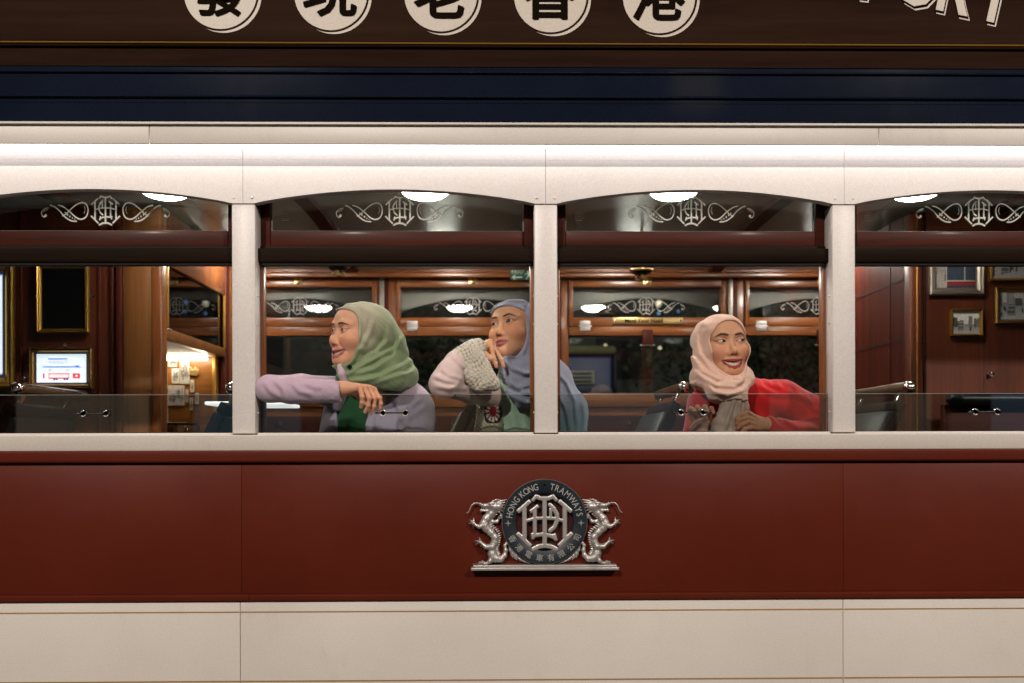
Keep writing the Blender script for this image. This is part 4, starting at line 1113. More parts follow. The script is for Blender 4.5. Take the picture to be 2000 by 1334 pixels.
# dragons
def dragon(mirror):
    dy = CRY - 0.013
    def W(zx, zy, d=0.0):
        if mirror: zx = 1980 - zx
        a, b = Q(zx, zy); return (a, dy - d, b)
    fs = []
    def ch(pts, rs, k=0.004): fs.append(s_chain([W(*p) for p in pts], [r * U1 for r in rs], k))
    ch([(470, 440), (430, 500), (375, 555), (352, 605), (372, 655), (425, 705), (468, 755), (462, 805), (436, 865), (436, 925), (470, 975), (525, 982), (568, 945), (580, 890), (570, 840), (588, 815), (622, 824)],
       [38, 38, 43, 45, 43, 39, 36, 36, 40, 45, 43, 33, 24, 19, 15, 12, 10])
    body = fs[:]
    fs = []
    # skull, brow, upper and lower jaws, nose
    H = [s_ell(W(478, 428, .002), (72 * U1, .015, 48 * U1)), s_chain([W(430, 415, .004), W(360, 418, .002), W(312, 410)], [36 * U1, 22 * U1, 15 * U1], .003),
         s_chain([W(440, 455, .002), W(380, 472, .001), W(318, 466)], [30 * U1, 17 * U1, 11 * U1], .003), s_chain([W(418, 392, .012), W(452, 388, .012)], [13 * U1, 15 * U1]),
         s_sphere(W(312, 398, .003), 15 * U1), s_sphere(W(428, 418, .019), 9 * U1)]
    # mane and horns swept back
    mane = []
    for a, b, r in (((470, 395), (592, 356), 16), ((490, 408), (578, 384), 15), ((500, 425), (572, 412), 14), ((505, 445), (566, 446), 13), ((500, 465), (556, 478), 12), ((485, 478), (535, 505), 12), ((455, 480), (470, 520), 11), ((440, 372), (520, 352), 10)):
        mane.append(s_chain([W(*a, .005), W((a[0] + b[0]) / 2, (a[1] + b[1]) / 2 - 6, .004), W(*b, .002)], [r * U1, r * .8 * U1, 4 * U1], .002))
    # teeth, whisker, beard
    det = [s_chain([W(x, 440), W(x - 3, 452)], [6 * U1, 3 * U1]) for x in (328, 348, 372, 395)]
    det += [s_chain([W(330, 470), W(318, 482), W(312, 470)], [10 * U1, 8 * U1, 5 * U1])]
    wh = s_chain([W(308, 402), W(285, 391), W(250, 392), (W(222, 412)), W(205, 448), W(190, 482), W(166, 500)], [8 * U1, 7.5 * U1, 7 * U1, 7 * U1, 6.5 * U1, 6 * U1, 4.5 * U1])
    # legs with claws
    legs = []
    def leg(pts, rs, claws, p):
        legs.append(s_chain([W(*q) for q in pts], [r * U1 for r in rs], .004))
        for c in claws: legs.append(s_chain([W(*p), W((p[0] + c[0]) / 2 + 2, (p[1] + c[1]) / 2 - 4, .004), W(*c)], [11 * U1, 9 * U1, 5 * U1], .001))
    leg([(360, 625, .004), (300, 638, .008), (250, 612, .006)], [34, 22, 15], [(190, 606), (200, 568), (242, 545), (238, 648)], (242, 600, .006))
    leg([(430, 850, .006), (372, 850, .010), (322, 806, .008)], [36, 26, 15], [(255, 788), (264, 826), (300, 755), (318, 852)], (312, 800, .008))
    leg([(440, 960, .004), (415, 1000, .008), (370, 1028, .008)], [36, 22, 15], [(296, 1010), (288, 1036), (330, 1000), (300, 1024)], (358, 1026, .008))
    leg([(430, 590, -.004), (488, 590, -.004), (512, 548, -.003)], [24, 17, 12], [(542, 520), (530, 512), (548, 560)], (515, 545, -.003))
    # ridge of spines down the back
    sp = []
    back = [(478, 520), (440, 555), (428, 600), (446, 640), (490, 672), (520, 715), (522, 765), (512, 815), (496, 862), (496, 905), (510, 935)]
    for i, (bx, by) in enumerate(back):
        for t in (0, .5):
            nx, ny = back[min(i + 1, len(back) - 1)]; x, y = bx + (nx - bx) * t, by + (ny - by) * t
            sp.append(s_cone(W(x - 14, y), W(x + 14, y - 12), 11 * U1, 3 * U1))
    # tail plume against the roundel
    pl = []
    for a, b, r in (((625, 840), (640, 940), 16), ((635, 870), (680, 985), 16), ((650, 890), (735, 1010), 15), ((660, 930), (700, 1000), 12), ((640, 900), (655, 975), 12), ((690, 950), (790, 1028), 12), ((720, 980), (840, 1036), 9)):
        pl.append(s_chain([W(*a, -.004), W((a[0] + b[0]) / 2 - 6, (a[1] + b[1]) / 2, -.003), W(*b, -.006)], [r * U1, r * .9 * U1, 4 * U1], .002))
    f1 = u(.004, *body, *H, *legs); f2 = u(.0012, *mane, *det, *sp, wh, *pl)
    def scales(p):
        b = body[0](p)
        m = np.exp(-(np.maximum(b, -0.002) / .004) ** 2) * (p[:, 2] < W(0, 520)[2])
        return .0009 * m * np.sin(p[:, 0] * 1400 + p[:, 2] * 900) * np.sin(p[:, 2] * 1400 - p[:, 0] * 900)
    f = lambda p: smin(f1(p), f2(p), .0025) + scales(p)
    v, q = surface_nets(f, (W(150, 0)[0], dy - .035, Q(0, 1055)[1]), (W(860, 0)[0], dy + .0125, Q(0, 335)[1]), 0.00125)
    obj('dragon', v, q, M['silver'], crest, True)
    v = v.copy(); v[:, 0] = 2 * ccx - v[:, 0]
    obj('dragon', v, q[:, ::-1].copy(), M['silver'], crest, True)
dragon(False)
# ------------------------------------------------------------------ street behind the camera: the two lamps mirrored in the cornice
for k, (lx, ly, pw) in enumerate(STREET_LAMPS):
    t = thing('street_lamp', (lx, ly - 1.0, 0), ['street lamp on a tall pole across the road, to the left', 'street lamp on a tall pole across the road, to the right'][k], 'street lamp', 'street lamps across the road')
    MB().tube([(lx, ly - 1.0, 0), (lx, ly - 1.0, 4.0), (lx, ly - 1.0, 7.4), (lx, ly - 0.8, 7.85), (lx, ly - 0.3, 8.0)], [0.09, 0.075, 0.06, 0.05, 0.045], 14).build('pole', M['steel'], t, True)
    MB().lathe([(0.14, 0), (0.12, 0.5), (0.095, 0.55)], (lx, ly - 1.0, 0.0), 'z', 18).build('base', M['steel'], t, True)
    box('lamp_head', lx - 0.17, lx + 0.17, ly - 0.40, ly + 0.32, 7.94, 8.06, M['steel'], t, 0.03)
    ld = bpy.data.lights.new('lamp_light', 'AREA'); ld.shape = 'RECTANGLE'; ld.size = 0.30; ld.size_y = 0.60; ld.energy = pw; ld.color = LAMP_COL
    lo = bpy.data.objects.new('lamp_light', ld); COL.objects.link(lo); lo.parent = t
    lo.location = (0, 0.95, 7.92); lo.rotation_euler = (math.radians(50), 0, 0)
# ------------------------------------------------------------------ the far side of the street, seen through the windows
BY = 16.0
t = thing('building', (0, BY + 2, 0), 'dark building across the street with a few lit windows', 'building')
M['night_wall'] = paint('night_wall', (0.10, 0.11, 0.10), 0.8, 0.3)
box('wall', -16, 16, BY, BY + 4, 0, 14, M['night_wall'], t, 0)
def lit(name, c, e): return plain(name, (.3, .3, .3), .5, emit=c, es=e)
LB, LWt, LG, LY = lit('blue_pane', (.2, .42, .9), 1.6), lit('white_pane', (1, .9, .6), 2.0), lit('green_pane', (.2, .9, .6), .7), lit('amber_pane', (1, .7, .3), .5)
for px, py, w, m in ((1283, 597, .16, LWt), (1321, 594, .10, LB), (1283, 616, .07, LB), (1322, 612, .07, LB), (1475, 597, .15, LB), (835, 783, .14, LB), (846, 808, .12, LB), (1180, 678, .06, LWt), (1285, 683, .07, LWt)):
    cx, _, cz = P(px, py, BY)
    w *= .40
    MB().lathe([(0, -w)] + [(w * math.sin(math.pi * k / 10), -w * math.cos(math.pi * k / 10)) for k in range(1, 10)] + [(0, w)], (cx, BY - .3, cz), 'z', 14).build('lamp_globe', m, t, True)
    MB().tube([(cx, BY - .3, cz), (cx, BY + .05, cz + w * .6)], .02, 6).build('lamp_arm', M['blackmat'], t, True)
for k in range(11):
    for r in range(4):
        cx, cz = -13 + 2.6 * k, 3.6 + 2.6 * r
        f = box('window', cx - .6, cx + .6, BY - 0.04, BY + 0.02, cz - .7, cz + .7, M['blackmat'], t, 0.01)
# dark blue truck with a louvred vent, parked behind the tram
VY = 5.0
t = thing('truck', (X(1120, VY), VY + 1.0, 0), 'dark blue box truck with a louvred vent seen through the far windows', 'truck')
M['truckblue'] = paint('truck_blue', (0.025, 0.04, 0.16), 0.45, 0.2)
x0, x1 = X(1010, VY), X(1198, VY); z0, z1 = 0.75, Z(694, VY)
box('box_body', x0, x1, VY, VY + 2.0, z0, z1, M['truckblue'], t, 0.03)
box('canvas_roof', x0 - .05, x1 + .03, VY - .05, VY + 2.05, z1 + .002, Z(676, VY), paint('canvas', (0.16, 0.17, 0.07), 0.8, 0.4), t, 0.05)
box('corner_post', x1 + .004, x1 + .03, VY - .02, VY + .05, z0, z1, M['blackmat'], t, 0.004)
vx0, vx1, vz0, vz1 = X(1112, VY), X(1162, VY), Z(752, VY), Z(724, VY)
v = box('vent', vx0, vx1, VY - .03, VY - .004, vz0, vz1, paint('vent_grey', (0.30, 0.33, 0.28), 0.5), t, 0.01)
for k in range(3):
    zz = vz0 + (vz1 - vz0) * (.16 + .27 * k); box('slot', vx0 + .03, vx1 - .03, VY - .036, VY - .0305, zz, zz + (vz1 - vz0) * .13, M['blackmat'], v, 0)
box('chassis', x0, x1, VY + .3, VY + 1.7, .45, .748, M['blackmat'], t, 0)
for wx in (x0 + .3, x1 - .3):
    for wy in (VY + .2, VY + 1.8):
        w = MB().lathe([(.1, -.12), (.40, -.12), (.43, -.08), (.43, .08), (.40, .12), (.1, .12)], (wx, wy, .43), 'y', 24).build('wheel', M['blackmat'], t, True)
        MB().lathe([(.0, -.125), (.2, -.125), (.22, -.1), (.22, .1), (.0, .125)], (wx, wy, .43), 'y', 20).build('rim', M['steel'], w, True)
# green-lit shop front
SY = 9.0
t = thing('shop_front', (X(570, SY), SY, 0), 'shop front with a green lit sign, low behind the lilac sleeve', 'shop')
a, b = X(528, SY), X(622, SY)
box('sign_board', a, b, SY, SY + .2, Z(806, SY), Z(785, SY), lit('green_sign', (.02, .42, .16), .55), t, .01)
for k in range(9):
    cx = a + (b - a) * (.12 + .095 * k); box('sign_mark', cx - .05, cx + .05, SY - .012, SY - .001, Z(803, SY), Z(797, SY), lit('pale_mark%d' % k, (.55, .8, .65), .35), t, 0)
box('glass_front', a + .1, b - .1, SY + .05, SY + .12, .3, Z(808, SY), plain('shop_glass', (.02, .035, .045), .15), t, .01)
box('pier', a - .2, a + .08, SY - .02, SY + .3, 0, Z(783, SY), M['night_wall'], t, .01)
box('pier', b - .08, b + .2, SY - .02, SY + .3, 0, Z(783, SY), M['night_wall'], t, .01)
box('sill', a + .1, b - .1, SY, SY + .3, 0, .29, M['night_wall'], t, .01)
box('canopy', a - .3, b + .3, SY - .6, SY + .3, Z(783, SY), Z(778, SY), M['night_wall'], t, .01)

# lamp added unseen to light this side, and two trees on the far pavement
t = thing('street_lamp', (3.4, 9.5, 0), 'unseen dim street lamp added to light the trees beyond the truck', 'street lamp', 'street lamps across the road')
MB().tube([(3.4, 9.5, 0), (3.4, 9.5, 5.2), (3.4, 9.2, 5.7), (3.4, 8.6, 5.8)], [.08, .06, .05, .045], 12).build('pole', M['steel'], t, True)
box('lamp_head', 3.25, 3.55, 8.1, 8.75, 5.76, 5.86, M['steel'], t, .03)
ld = bpy.data.lights.new('lamp_light', 'AREA'); ld.shape = 'RECTANGLE'; ld.size = .25; ld.size_y = .5; ld.energy = 13; ld.color = (.92, 1.0, .72)
lo = bpy.data.objects.new('lamp_light', ld); COL.objects.link(lo); lo.parent = t; lo.location = (0, -1.05, 5.74)
M['leaf'] = plain('night_leaf', (.022, .038, .016), .7); M['bark'] = plain('night_bark', (.06, .05, .04), .9)
for (tx, ty), lab in zip(((3.2, 7.6), (4.9, 8.2), (-0.6, 8.6)), ('dark leafy tree seen through the far window by the pink hijab', 'dark leafy tree furthest right beyond the far windows', 'dark leafy tree behind the blue hijab beyond the far windows')):
    t = thing('tree', (tx, ty, 0), lab, 'tree', 'trees on the far pavement')
    r_ = np.random.default_rng(int(tx * 10) + 40)
    mb = MB().tube([(tx, ty, 0), (tx + .05, ty, 1.2), (tx - .05, ty + .1, 2.4)], [.14, .11, .07], 10)
    for k in range(6):
        a_ = k * 1.05; mb.tube([(tx, ty, 1.7 + .1 * k), (tx + .5 * math.cos(a_), ty + .5 * math.sin(a_), 2.3 + .12 * k), (tx + 1.0 * math.cos(a_), ty + 1.0 * math.sin(a_), 2.9 + .1 * k)], [.05, .035, .015], 6)
    mb.build('trunk', M['bark'], t, True)
    n_ = 5200; cl = r_.normal(size=(26, 3)) * np.array((.62, .55, .55)) + np.array((tx, ty, 2.9)); ctr = cl[r_.integers(0, 26, n_)] + r_.normal(size=(n_, 3)) * .24
    d1 = r_.normal(size=(n_, 3)); d1 /= np.linalg.norm(d1, axis=1)[:, None]; d2 = np.cross(d1, r_.normal(size=(n_, 3))); d2 /= np.linalg.norm(d2, axis=1)[:, None]
    q_ = np.stack([ctr - d1 * .045, ctr + d2 * .022, ctr + d1 * .045, ctr - d2 * .022], 1).reshape(-1, 3)
    obj('crown', q_, np.arange(n_ * 4).reshape(-1, 4), M['leaf'], t)['kind'] = 'stuff'

# unseen shop fronts behind the camera, glow added for panes and paint to mirror
HY = -19.0
t = thing('building', (0, HY - 2, 0), 'unseen building across the road, behind the viewer, its lit shop windows added for reflections', 'building')
box('wall', -24, 24, HY - 4, HY, 0, 15, M['night_wall'], t, 0)
for k, (cx, w, h, c, e) in enumerate(((-15, 2.2, 2.3, (.35, .9, .85), 1.6), (-10.2, 1.6, 2.2, (1, .85, .6), 2.0), (-6.2, 1.3, 2.4, (.3, .75, .9), 1.6), (-1.5, 1.0, 2.0, (1, .8, .5), 1.2), (3.4, 1.7, 2.3, (.8, .95, 1), 1.8), (8.6, 2.0, 2.2, (1, .8, .55), 1.8), (14.2, 2.1, 2.4, (.5, .7, 1), 1.5))):
    f = box('added_shop_window', cx - w - .12, cx + w + .12, HY - .05, HY + .08, .5, .7 + h + .15, M['blackmat'], t, .02)
    box('pane', cx - w, cx + w, HY + .081, HY + .10, .65, .7 + h, lit('added_shop_pane%d' % k, c, e * .20), f, 0)
for k in range(14):
    for r in range(4):
        cx, cz = -20.8 + 3.2 * k, 5.0 + 2.7 * r
        box('window', cx - .6, cx + .6, HY - .02, HY + .05, cz - .75, cz + .75, lit('room%d_%d' % (k, r), (1, .8, .5), .25) if (k * 7 + r * 5) % 11 == 0 else M['blackmat'], t, .01)
# ------------------------------------------------------------------ people
def rot3(yaw, pitch=0, roll=0):
    m = Matrix.Rotation(math.radians(yaw), 3, 'Z') @ Matrix.Rotation(math.radians(pitch), 3, 'X') @ Matrix.Rotation(math.radians(roll), 3, 'Y')
    return np.array(m)
def gauss2(d2, w): return np.exp(-d2 / (w * w))
def sstep(a, b, x):
    t = np.clip((x - a) / (b - a), 0, 1); return t * t * (3 - 2 * t)
def polyd(p2, pts):
    d = None
    for i in range(len(pts) - 1):
        q = seg2(p2, pts[i], pts[i + 1]); d = q if d is None else np.minimum(d, q)
    return d
def mixc(c, col, m): return c * (1 - m[:, None]) + np.array(col) * m[:, None]

def head_model(smile, ipd=0.0315, eye_open=1.0, jaw_w=1.0, nose_w=1.0, nose_p=1.0, mouth_w=1.0, brow_z=(.0190, .0212, .0228, .0165), brow_w=1.0):
    """face in its own frame: x to the person's left, -y forwards, z up, eye line at z = 0"""
    E = [(-ipd, -0.0735, 0.0), (ipd, -0.0735, 0.0)]
    lift = 0.004 * smile
    base = u(0.024, s_ell((0, .020, .026), (.073, .092, .070)), s_ell((0, -.034, .036), (.060, .054, .049)), s_ell((0, -.034, -.025), (.059, .050, .072)),
             s_ell((0, -.060, -.068), (.038, .033, .032)), s_ell((0, -.068, -.097), (.024 * jaw_w, .024, .017)),
             *[s_cone((s * .052 * jaw_w, -.004, -.052), (s * .016 * jaw_w, -.066, -.099), .021, .016) for s in (-1, 1)],
             *[s_ell((s * .037, -.055, -.034 + lift), (.028 + .003 * smile, .030 + .004 * smile, .028)) for s in (-1, 1)])
    q_ = .0045 * nose_p
    nose = u(.009, s_chain([(0, -.0755 - q_, .006), (0, -.0822 - q_ * 1.2, -.014), (0, -.0930 - q_, -.033)], [.0068, .0072, .0092], .004), s_sphere((0, -.0968 - q_ * 1.1, -.0370), .0098),
             *[s_ell((s * .0122 * nose_w, -.0890 - q_ * .7, -.0425), (.0074, .0090, .0066)) for s in (-1, 1)])
    brow = u(.01, *[s_chain([(s * .014, -.080, .020), (s * .030, -.0785, .0225), (s * .047, -.066, .018)], [.007, .0085, .007], .006) for s in (-1, 1)])
    sock = u(.004, *[s_ell((e[0] * 1.0, -.0945, .0), (.019, .0125, .0105)) for e in E])
    lids = u(.002, *[s_ell(e, (.0150, .0140, .0138)) for e in E])
    def almond(p):
        d = None
        for e in E:
            sg = np.sign(e[0]); x = (p[:, 0] - e[0]) / .0150; z = p[:, 2] - e[2] - .0012 * x * sg
            k = np.clip(1 - x * x, -1, 1)
            up = (.0050 - .0008 * smile) * eye_open * np.where(k > 0, k ** .75 if False else np.abs(k) ** .75 * np.sign(k), k); lo = -(.0042 - .0010 * smile) * np.where(k > 0, np.abs(k) ** .9, k)
            q = np.maximum(np.maximum(z - up, lo - z), (np.abs(x) - 1) * .015)
            d = q if d is None else np.minimum(d, q)
        return d
    eyecut = lambda p: np.maximum(almond(p), p[:, 1] + .0665)
    if smile > .5:
        m_ = mouth_w
        upL = [(-.034 * m_, -.0760, -.0618), (-.019 * m_, -.0885, -.0652), (-.005, -.0940, -.0668), (0, -.0935, -.0677), (.005, -.0940, -.0668), (.019 * m_, -.0885, -.0652), (.034 * m_, -.0760, -.0618)]
        loL = [(-.034 * m_, -.0760, -.0626), (-.027 * m_, -.0830, -.0736), (-.015 * m_, -.0878, -.0862), (0, -.0903, -.0896), (.015 * m_, -.0878, -.0862), (.027 * m_, -.0830, -.0736), (.034 * m_, -.0760, -.0626)]
        lips = u(.003, s_chain(upL, [.0016, .0034, .0042, .0039, .0042, .0034, .0016], .002), s_chain(loL, [.0016, .0038, .0052, .0058, .0052, .0038, .0016], .002))
        def mouth2(p):
            x = p[:, 0] / (.0320 * m_); k = np.clip(1 - x * x, -1, 1)
            up = -.0704 + .0072 * x * x; lo = -.0634 - .0209 * k
            return np.maximum(np.maximum(p[:, 2] - up, lo - p[:, 2]), (np.abs(x) - 1) * .02)
        mcut = lambda p: np.maximum(mouth2(p), p[:, 1] + .064)
    else:
        c = .0020 * smile * 2
        upL = [(-.0275, -.0785, -.0694 + c), (-.011, -.0935, -.0655), (-.004, -.0970, -.0642), (0, -.0962, -.0655), (.004, -.0970, -.0642), (.011, -.0935, -.0655), (.0275, -.0785, -.0694 + c)]
        loL = [(-.0265, -.0790, -.0704 + c), (-.012, -.0915, -.0752), (0, -.0950, -.0770), (.012, -.0915, -.0752), (.0265, -.0790, -.0704 + c)]
        lips = u(.0015, s_chain(upL, [.0016, .0042, .0046, .0042, .0046, .0042, .0016], .002), s_chain(loL, [.0016, .0052, .0064, .0052, .0016], .002))
        mouth2 = None; mcut = None
        line = [(-.0285, -.0698 + c), (-.012, -.0702), (0, -.0712), (.012, -.0702), (.0285, -.0698 + c)]
    nost = u(.001, *[s_ell((s * .0060 * nose_w, -.0955 - q_, -.0480), (.0034, .0040, .0022)) for s in (-1, 1)])
    def f(p):
        d = base(p); d = smin(d, brow(p), .014)
        d = -smin(-d, sock(p), .014)
        d = smin(d, lids(p), .005)
        d = smin(d, nose(p), .010)
        d = smin(d, lips(p), .0045)
        # crease from nose wing to mouth corner, dimple below the lip
        for s in (-1, 1):
            dd = polyd(p[:, [0, 2]], [(s * .0185, -.040), (s * .030, -.056), (s * .0375, -.068)])
            d = d + (.0006 + .0012 * smile) * gauss2(dd ** 2, .0055) * (p[:, 1] < -.04)
        d = d + .0014 * gauss2(p[:, 0] ** 2 / 4 + (p[:, 2] + .0885) ** 2, .006) * (p[:, 1] < -.05)
        d = d + .0011 * gauss2(p[:, 0] ** 2 + (p[:, 2] + .0555) ** 2 / 3, .0032) * (p[:, 1] < -.05)
        for e in E:    # lid fold above the eye
            x = (p[:, 0] - e[0]); zz = p[:, 2] - (.0088 - 14 * x * x)
            d = d + .0011 * gauss2(zz ** 2, .0016) * (np.abs(x) < .016) * (p[:, 1] < -.05)
        d = np.maximum(d, -eyecut(p))
        if mcut is not None: d = np.maximum(d, -mcut(p))
        d = np.maximum(d, -nost(p))
        # neck
        d = smin(d, s_cone((0, .012, -.06), (0, .030, -.19), .050, .052)(p), .03)
        return d
    def col(p, skin, lip, browc=(.018, .010, .007), liner=1.0, blush=.5):
        skin = np.array(skin); c = np.tile(skin, (len(p), 1)); x, y, z = p.T; fr = y < -.03
        for s in (-1, 1):
            c = mixc(c, skin * np.array((1.05, .72, .66)), blush * gauss2((x - s * .042) ** 2 + (z + .030) ** 2, .020) * fr)
            c = mixc(c, skin * np.array((.80, .68, .62)), .55 * gauss2((x - s * .030) ** 2 / 2.6 + (z + .0105) ** 2, .0075) * fr)
            c = mixc(c, skin * np.array((.74, .60, .54)), .55 * gauss2((x - s * .031) ** 2 / 3 + (z - .0075) ** 2, .0065) * fr)
        c = mixc(c, skin * np.array((1.05, .80, .74)), .45 * gauss2(x ** 2 + (z + .040) ** 2, .013) * (y < -.085))
        pf = np.stack([x, z], -1)
        for s in (-1, 1):
            pts = [(s * .0135, brow_z[0]), (s * .022, brow_z[1]), (s * .036, brow_z[2]), (s * .051, brow_z[3])]
            d = polyd(pf, pts); w = np.interp(np.abs(x), [.013, .022, .036, .051], np.array([.0030, .0040, .0034, .0014]) * brow_w)
            c = mixc(c, browc, .92 * (1 - sstep(.55, 1.15, d / w)) * fr)
        a = almond(p)
        up = sum(((np.abs(x - e[0]) < .019) & (z > e[2] - .0015)) for e in E) > 0
        c = mixc(c, (.010, .007, .006), (1 - sstep(.0010, .0026, np.abs(a))) * up * fr * liner)
        c = mixc(c, (.035, .018, .014), .6 * (1 - sstep(.0003, .0016, np.abs(a))) * (~up) * fr * liner)
        for e in E:    # outer lash flick
            sg = np.sign(e[0]); d = seg2(pf, (e[0] + sg * .0135, .0012), (e[0] + sg * .0195, .0042)); c = mixc(c, (.012, .008, .007), .85 * liner * (1 - sstep(.0008, .0018, d)) * fr)
        dl = lips(p); c = mixc(c, lip, (1 - sstep(.0010, .0026, dl)) * (y < -.06))
        if mouth2 is not None:
            inn = (mouth2(p) < .0004) & (y > -.0865) & (y < -.05); c[inn] = (.045, .010, .009)
        else:
            c = mixc(c, (.10, .022, .020), .8 * (1 - sstep(.0004, .0014, polyd(pf, line))) * (y < -.07))
        c = mixc(c, skin * .22, (1 - sstep(.0, .0007, nost(p))) * (y < -.085))
        return np.clip(c, 0, 1)
    return f, col, E, base

M['skin'] = vcol('skin', 0.55, sss=0.30, spec=0.36, weave=0.12, wscale=1100, fine=0.10)
M['cloth'] = vcol('scarf_cloth', 0.8, sheen=0.25, weave=0.22, wscale=900, spec=0.2, fine=0.14)
M['knit'] = vcol('knit_cloth', 0.9, sheen=0.35, weave=0.55, wscale=420, spec=0.15, fine=0.22)
M['satin'] = vcol('satin_cloth', 0.48, sheen=0.2, weave=0.1, wscale=700, spec=0.4)
M['eyewhite'] = vcol('eye', 0.12, spec=0.6, coat=0.5)
M['teeth'] = plain('teeth', (0.66, 0.58, 0.46), 0.25)
M['nail'] = plain('nail', (0.52, 0.27, 0.21), 0.25)

def eyeball(parent, c, R, s, e, gaze):
    """sphere with iris and pupil on its own colour map, turned to the gaze (yaw, pitch in degrees)"""
    n, m = 28, 20; r = .0124
    G = rot3(gaze[0], gaze[1])
    v = []; f = []
    for i in range(m + 1):
        th = math.pi * i / m
        for j in range(n): v.append((r * math.sin(th) * math.cos(2 * math.pi * j / n), -r * math.cos(th), r * math.sin(th) * math.sin(2 * math.pi * j / n)))
    for i in range(m):
        for j in range(n): f.append((i * n + j, i * n + (j + 1) % n, (i + 1) * n + (j + 1) % n, (i + 1) * n + j))
    v = np.array(v); rr = np.sqrt(v[:, 0] ** 2 + v[:, 2] ** 2); frn = v[:, 1] < 0
    col = np.tile(np.array((.50, .47, .45)), (len(v), 1))
    col[frn & (rr < .0064)] = (.030, .014, .008); col[frn & (rr < .0030)] = (.004, .003, .003)
    w = v @ G.T + np.array(e)
    return obj('eye', (w * s) @ R.T + np.array(c), f, M['eyewhite'], parent, True, col=col)
def teeth_row(parent, c, R, s, m=1.0):
    mb = MB(); xs = [0.0044, 0.0124, 0.0195, 0.0260]; ws = [0.0084, 0.0072, 0.0068, 0.0060]; hs = [0.0140, 0.0134, 0.0126, 0.0100]
    for sg in (-1, 1):
        for x, w, h in zip(xs, ws, hs):
            t = MB().box((-w / 2 - .0001) * m, (w / 2 + .0001) * m, -.0022, .0022, -h, .001, .0011)
            a = sg * x * m; y = -.0865 + a * a * 11.5; an = math.atan(23 * a)
            vv = np.array(t.v); q = vv.copy(); q[:, 0] = a + vv[:, 0] * math.cos(an) - vv[:, 1] * math.sin(an); q[:, 1] = y + vv[:, 0] * math.sin(an) + vv[:, 1] * math.cos(an); q[:, 2] = -.0692 + .0060 * (x / .03) ** 2 + vv[:, 2]
            mb.add((q * s) @ R.T + np.array(c), t.f)
    return mb.build('teeth', M['teeth'], parent, True, 50)

def biggest(v, q):
    """keeps the main connected piece"""
    lab = np.arange(len(v))
    for _ in range(200):
        m = lab[q].min(1); new = lab.copy()
        for k in range(4): np.minimum.at(new, q[:, k], m)
        new = new[new]
        if (new == lab).all(): break
        lab = new
    ids, cnt = np.unique(lab, return_counts=True)
    if len(ids) == 1: return v, q
    keep = lab == ids[np.argmax(cnt)]
    ren = np.cumsum(keep) - 1
    return v[keep], ren[q[keep[q].all(1)]]
def garment(name, f, lo, hi, h, mat, parent, colf, it=1):
    v, q = surface_nets(f, lo, hi, h)
    v = relax(v, q, it, .5) if it else v
    v, q = biggest(v, q)
    return obj(name, v, q, mat, parent, True, col=np.clip(colf(v), 0, 1))
def fold_field(pts_list, y0, amp, w, groove=0.7):
    """soft ridges with a hollow beside them, following lines drawn across the cloth"""
    L = [([(X(px, y0), Z(py, y0)) for px, py in pts], a) for pts, a in pts_list]
    def f(p):
        px_ = np.ascontiguousarray(p[:, 0]); pz_ = np.ascontiguousarray(p[:, 2]); o = np.zeros(len(p), np.float32)
        for pts, a in L:
            m0 = (px_ > min(q[0] for q in pts) - 4 * w) & (px_ < max(q[0] for q in pts) + 4 * w) & (pz_ > min(q[1] for q in pts) - 4 * w) & (pz_ < max(q[1] for q in pts) + 4 * w)
            ii = np.nonzero(m0)[0]
            if not len(ii): continue
            x = px_[ii]; z = pz_[ii]
            d = np.full(len(ii), 9.0, np.float32); sd = np.zeros(len(ii), np.float32); tt = np.zeros(len(ii), np.float32); n = len(pts) - 1
            for i in range(n):
                ax_, az_ = pts[i]; bx, bz = pts[i + 1][0] - ax_, pts[i + 1][1] - az_
                rx_ = x - ax_; rz_ = z - az_
                t = np.clip((rx_ * bx + rz_ * bz) / (bx * bx + bz * bz), 0, 1); rx_ = rx_ - t * bx; rz_ = rz_ - t * bz
                q = np.sqrt(rx_ * rx_ + rz_ * rz_); m = q < d
                d = np.where(m, q, d); sd = np.where(m, np.sign(bx * rz_ - bz * rx_) * q, sd); tt = np.where(m, (i + t) / n, tt)
            fade = np.clip(np.minimum(tt, 1 - tt) * 5 + .15, 0, 1)
            o[ii] += a * amp * fade * (np.exp(-(sd / w) ** 2) - groove * np.exp(-((sd + 1.5 * w) / w) ** 2))
        return o
    return f
def creases(p, sl):
    """fine soft cloth wrinkles running down and across"""
    a = p[:, 0] * sl + p[:, 2] * .8 + .35 * p[:, 1]
    b = p[:, 2] * .6 - p[:, 0] * .8 * sl
    w1 = np.abs(np.sin(a * 170 + 2.2 * np.sin(b * 42) + 1.3 * np.sin(p[:, 1] * 60)))
    msk = .5 + .5 * np.sin(b * 55 + 3 * np.sin(a * 23))
    return .0012 * (1 - w1) ** 2 * msk - .0003
def body_mesh(parent, pieces):
    """joins the continuous body surface: list of (verts, quads, colours)"""
    V = []; F = []; C = []; n = 0
    for v, q, c in pieces: V.append(v); F.append(q + n); C.append(c); n += len(v)
    return obj('body', np.concatenate(V), np.concatenate(F), M['skin'], parent, True, col=np.concatenate(C))
def head_piece(model, c, R, s, skin, lip, **kw):
    f, col, E, _ = model
    v, q = surface_nets(f, (-.085, -.128, -.160), (.085, .125, .128), .00142)
    v = relax(v, q, 2, .35)
    cc = col(v, skin, lip, **kw)
    return ((v * s) @ R.T + np.array(c), q, cc)
def limb_piece(f, lo, hi, h, skin, red=None):
    v, q = surface_nets(f, lo, hi, h); v = relax(v, q, 1, .4)
    c = np.tile(np.array(skin), (len(v), 1))
    if red is not None:
        for pt, w in red: c = mixc(c, np.array(skin) * np.array((1.05, .70, .62)), .6 * gauss2(((v - np.array(pt)) ** 2).sum(1), w))
    return v, q, c
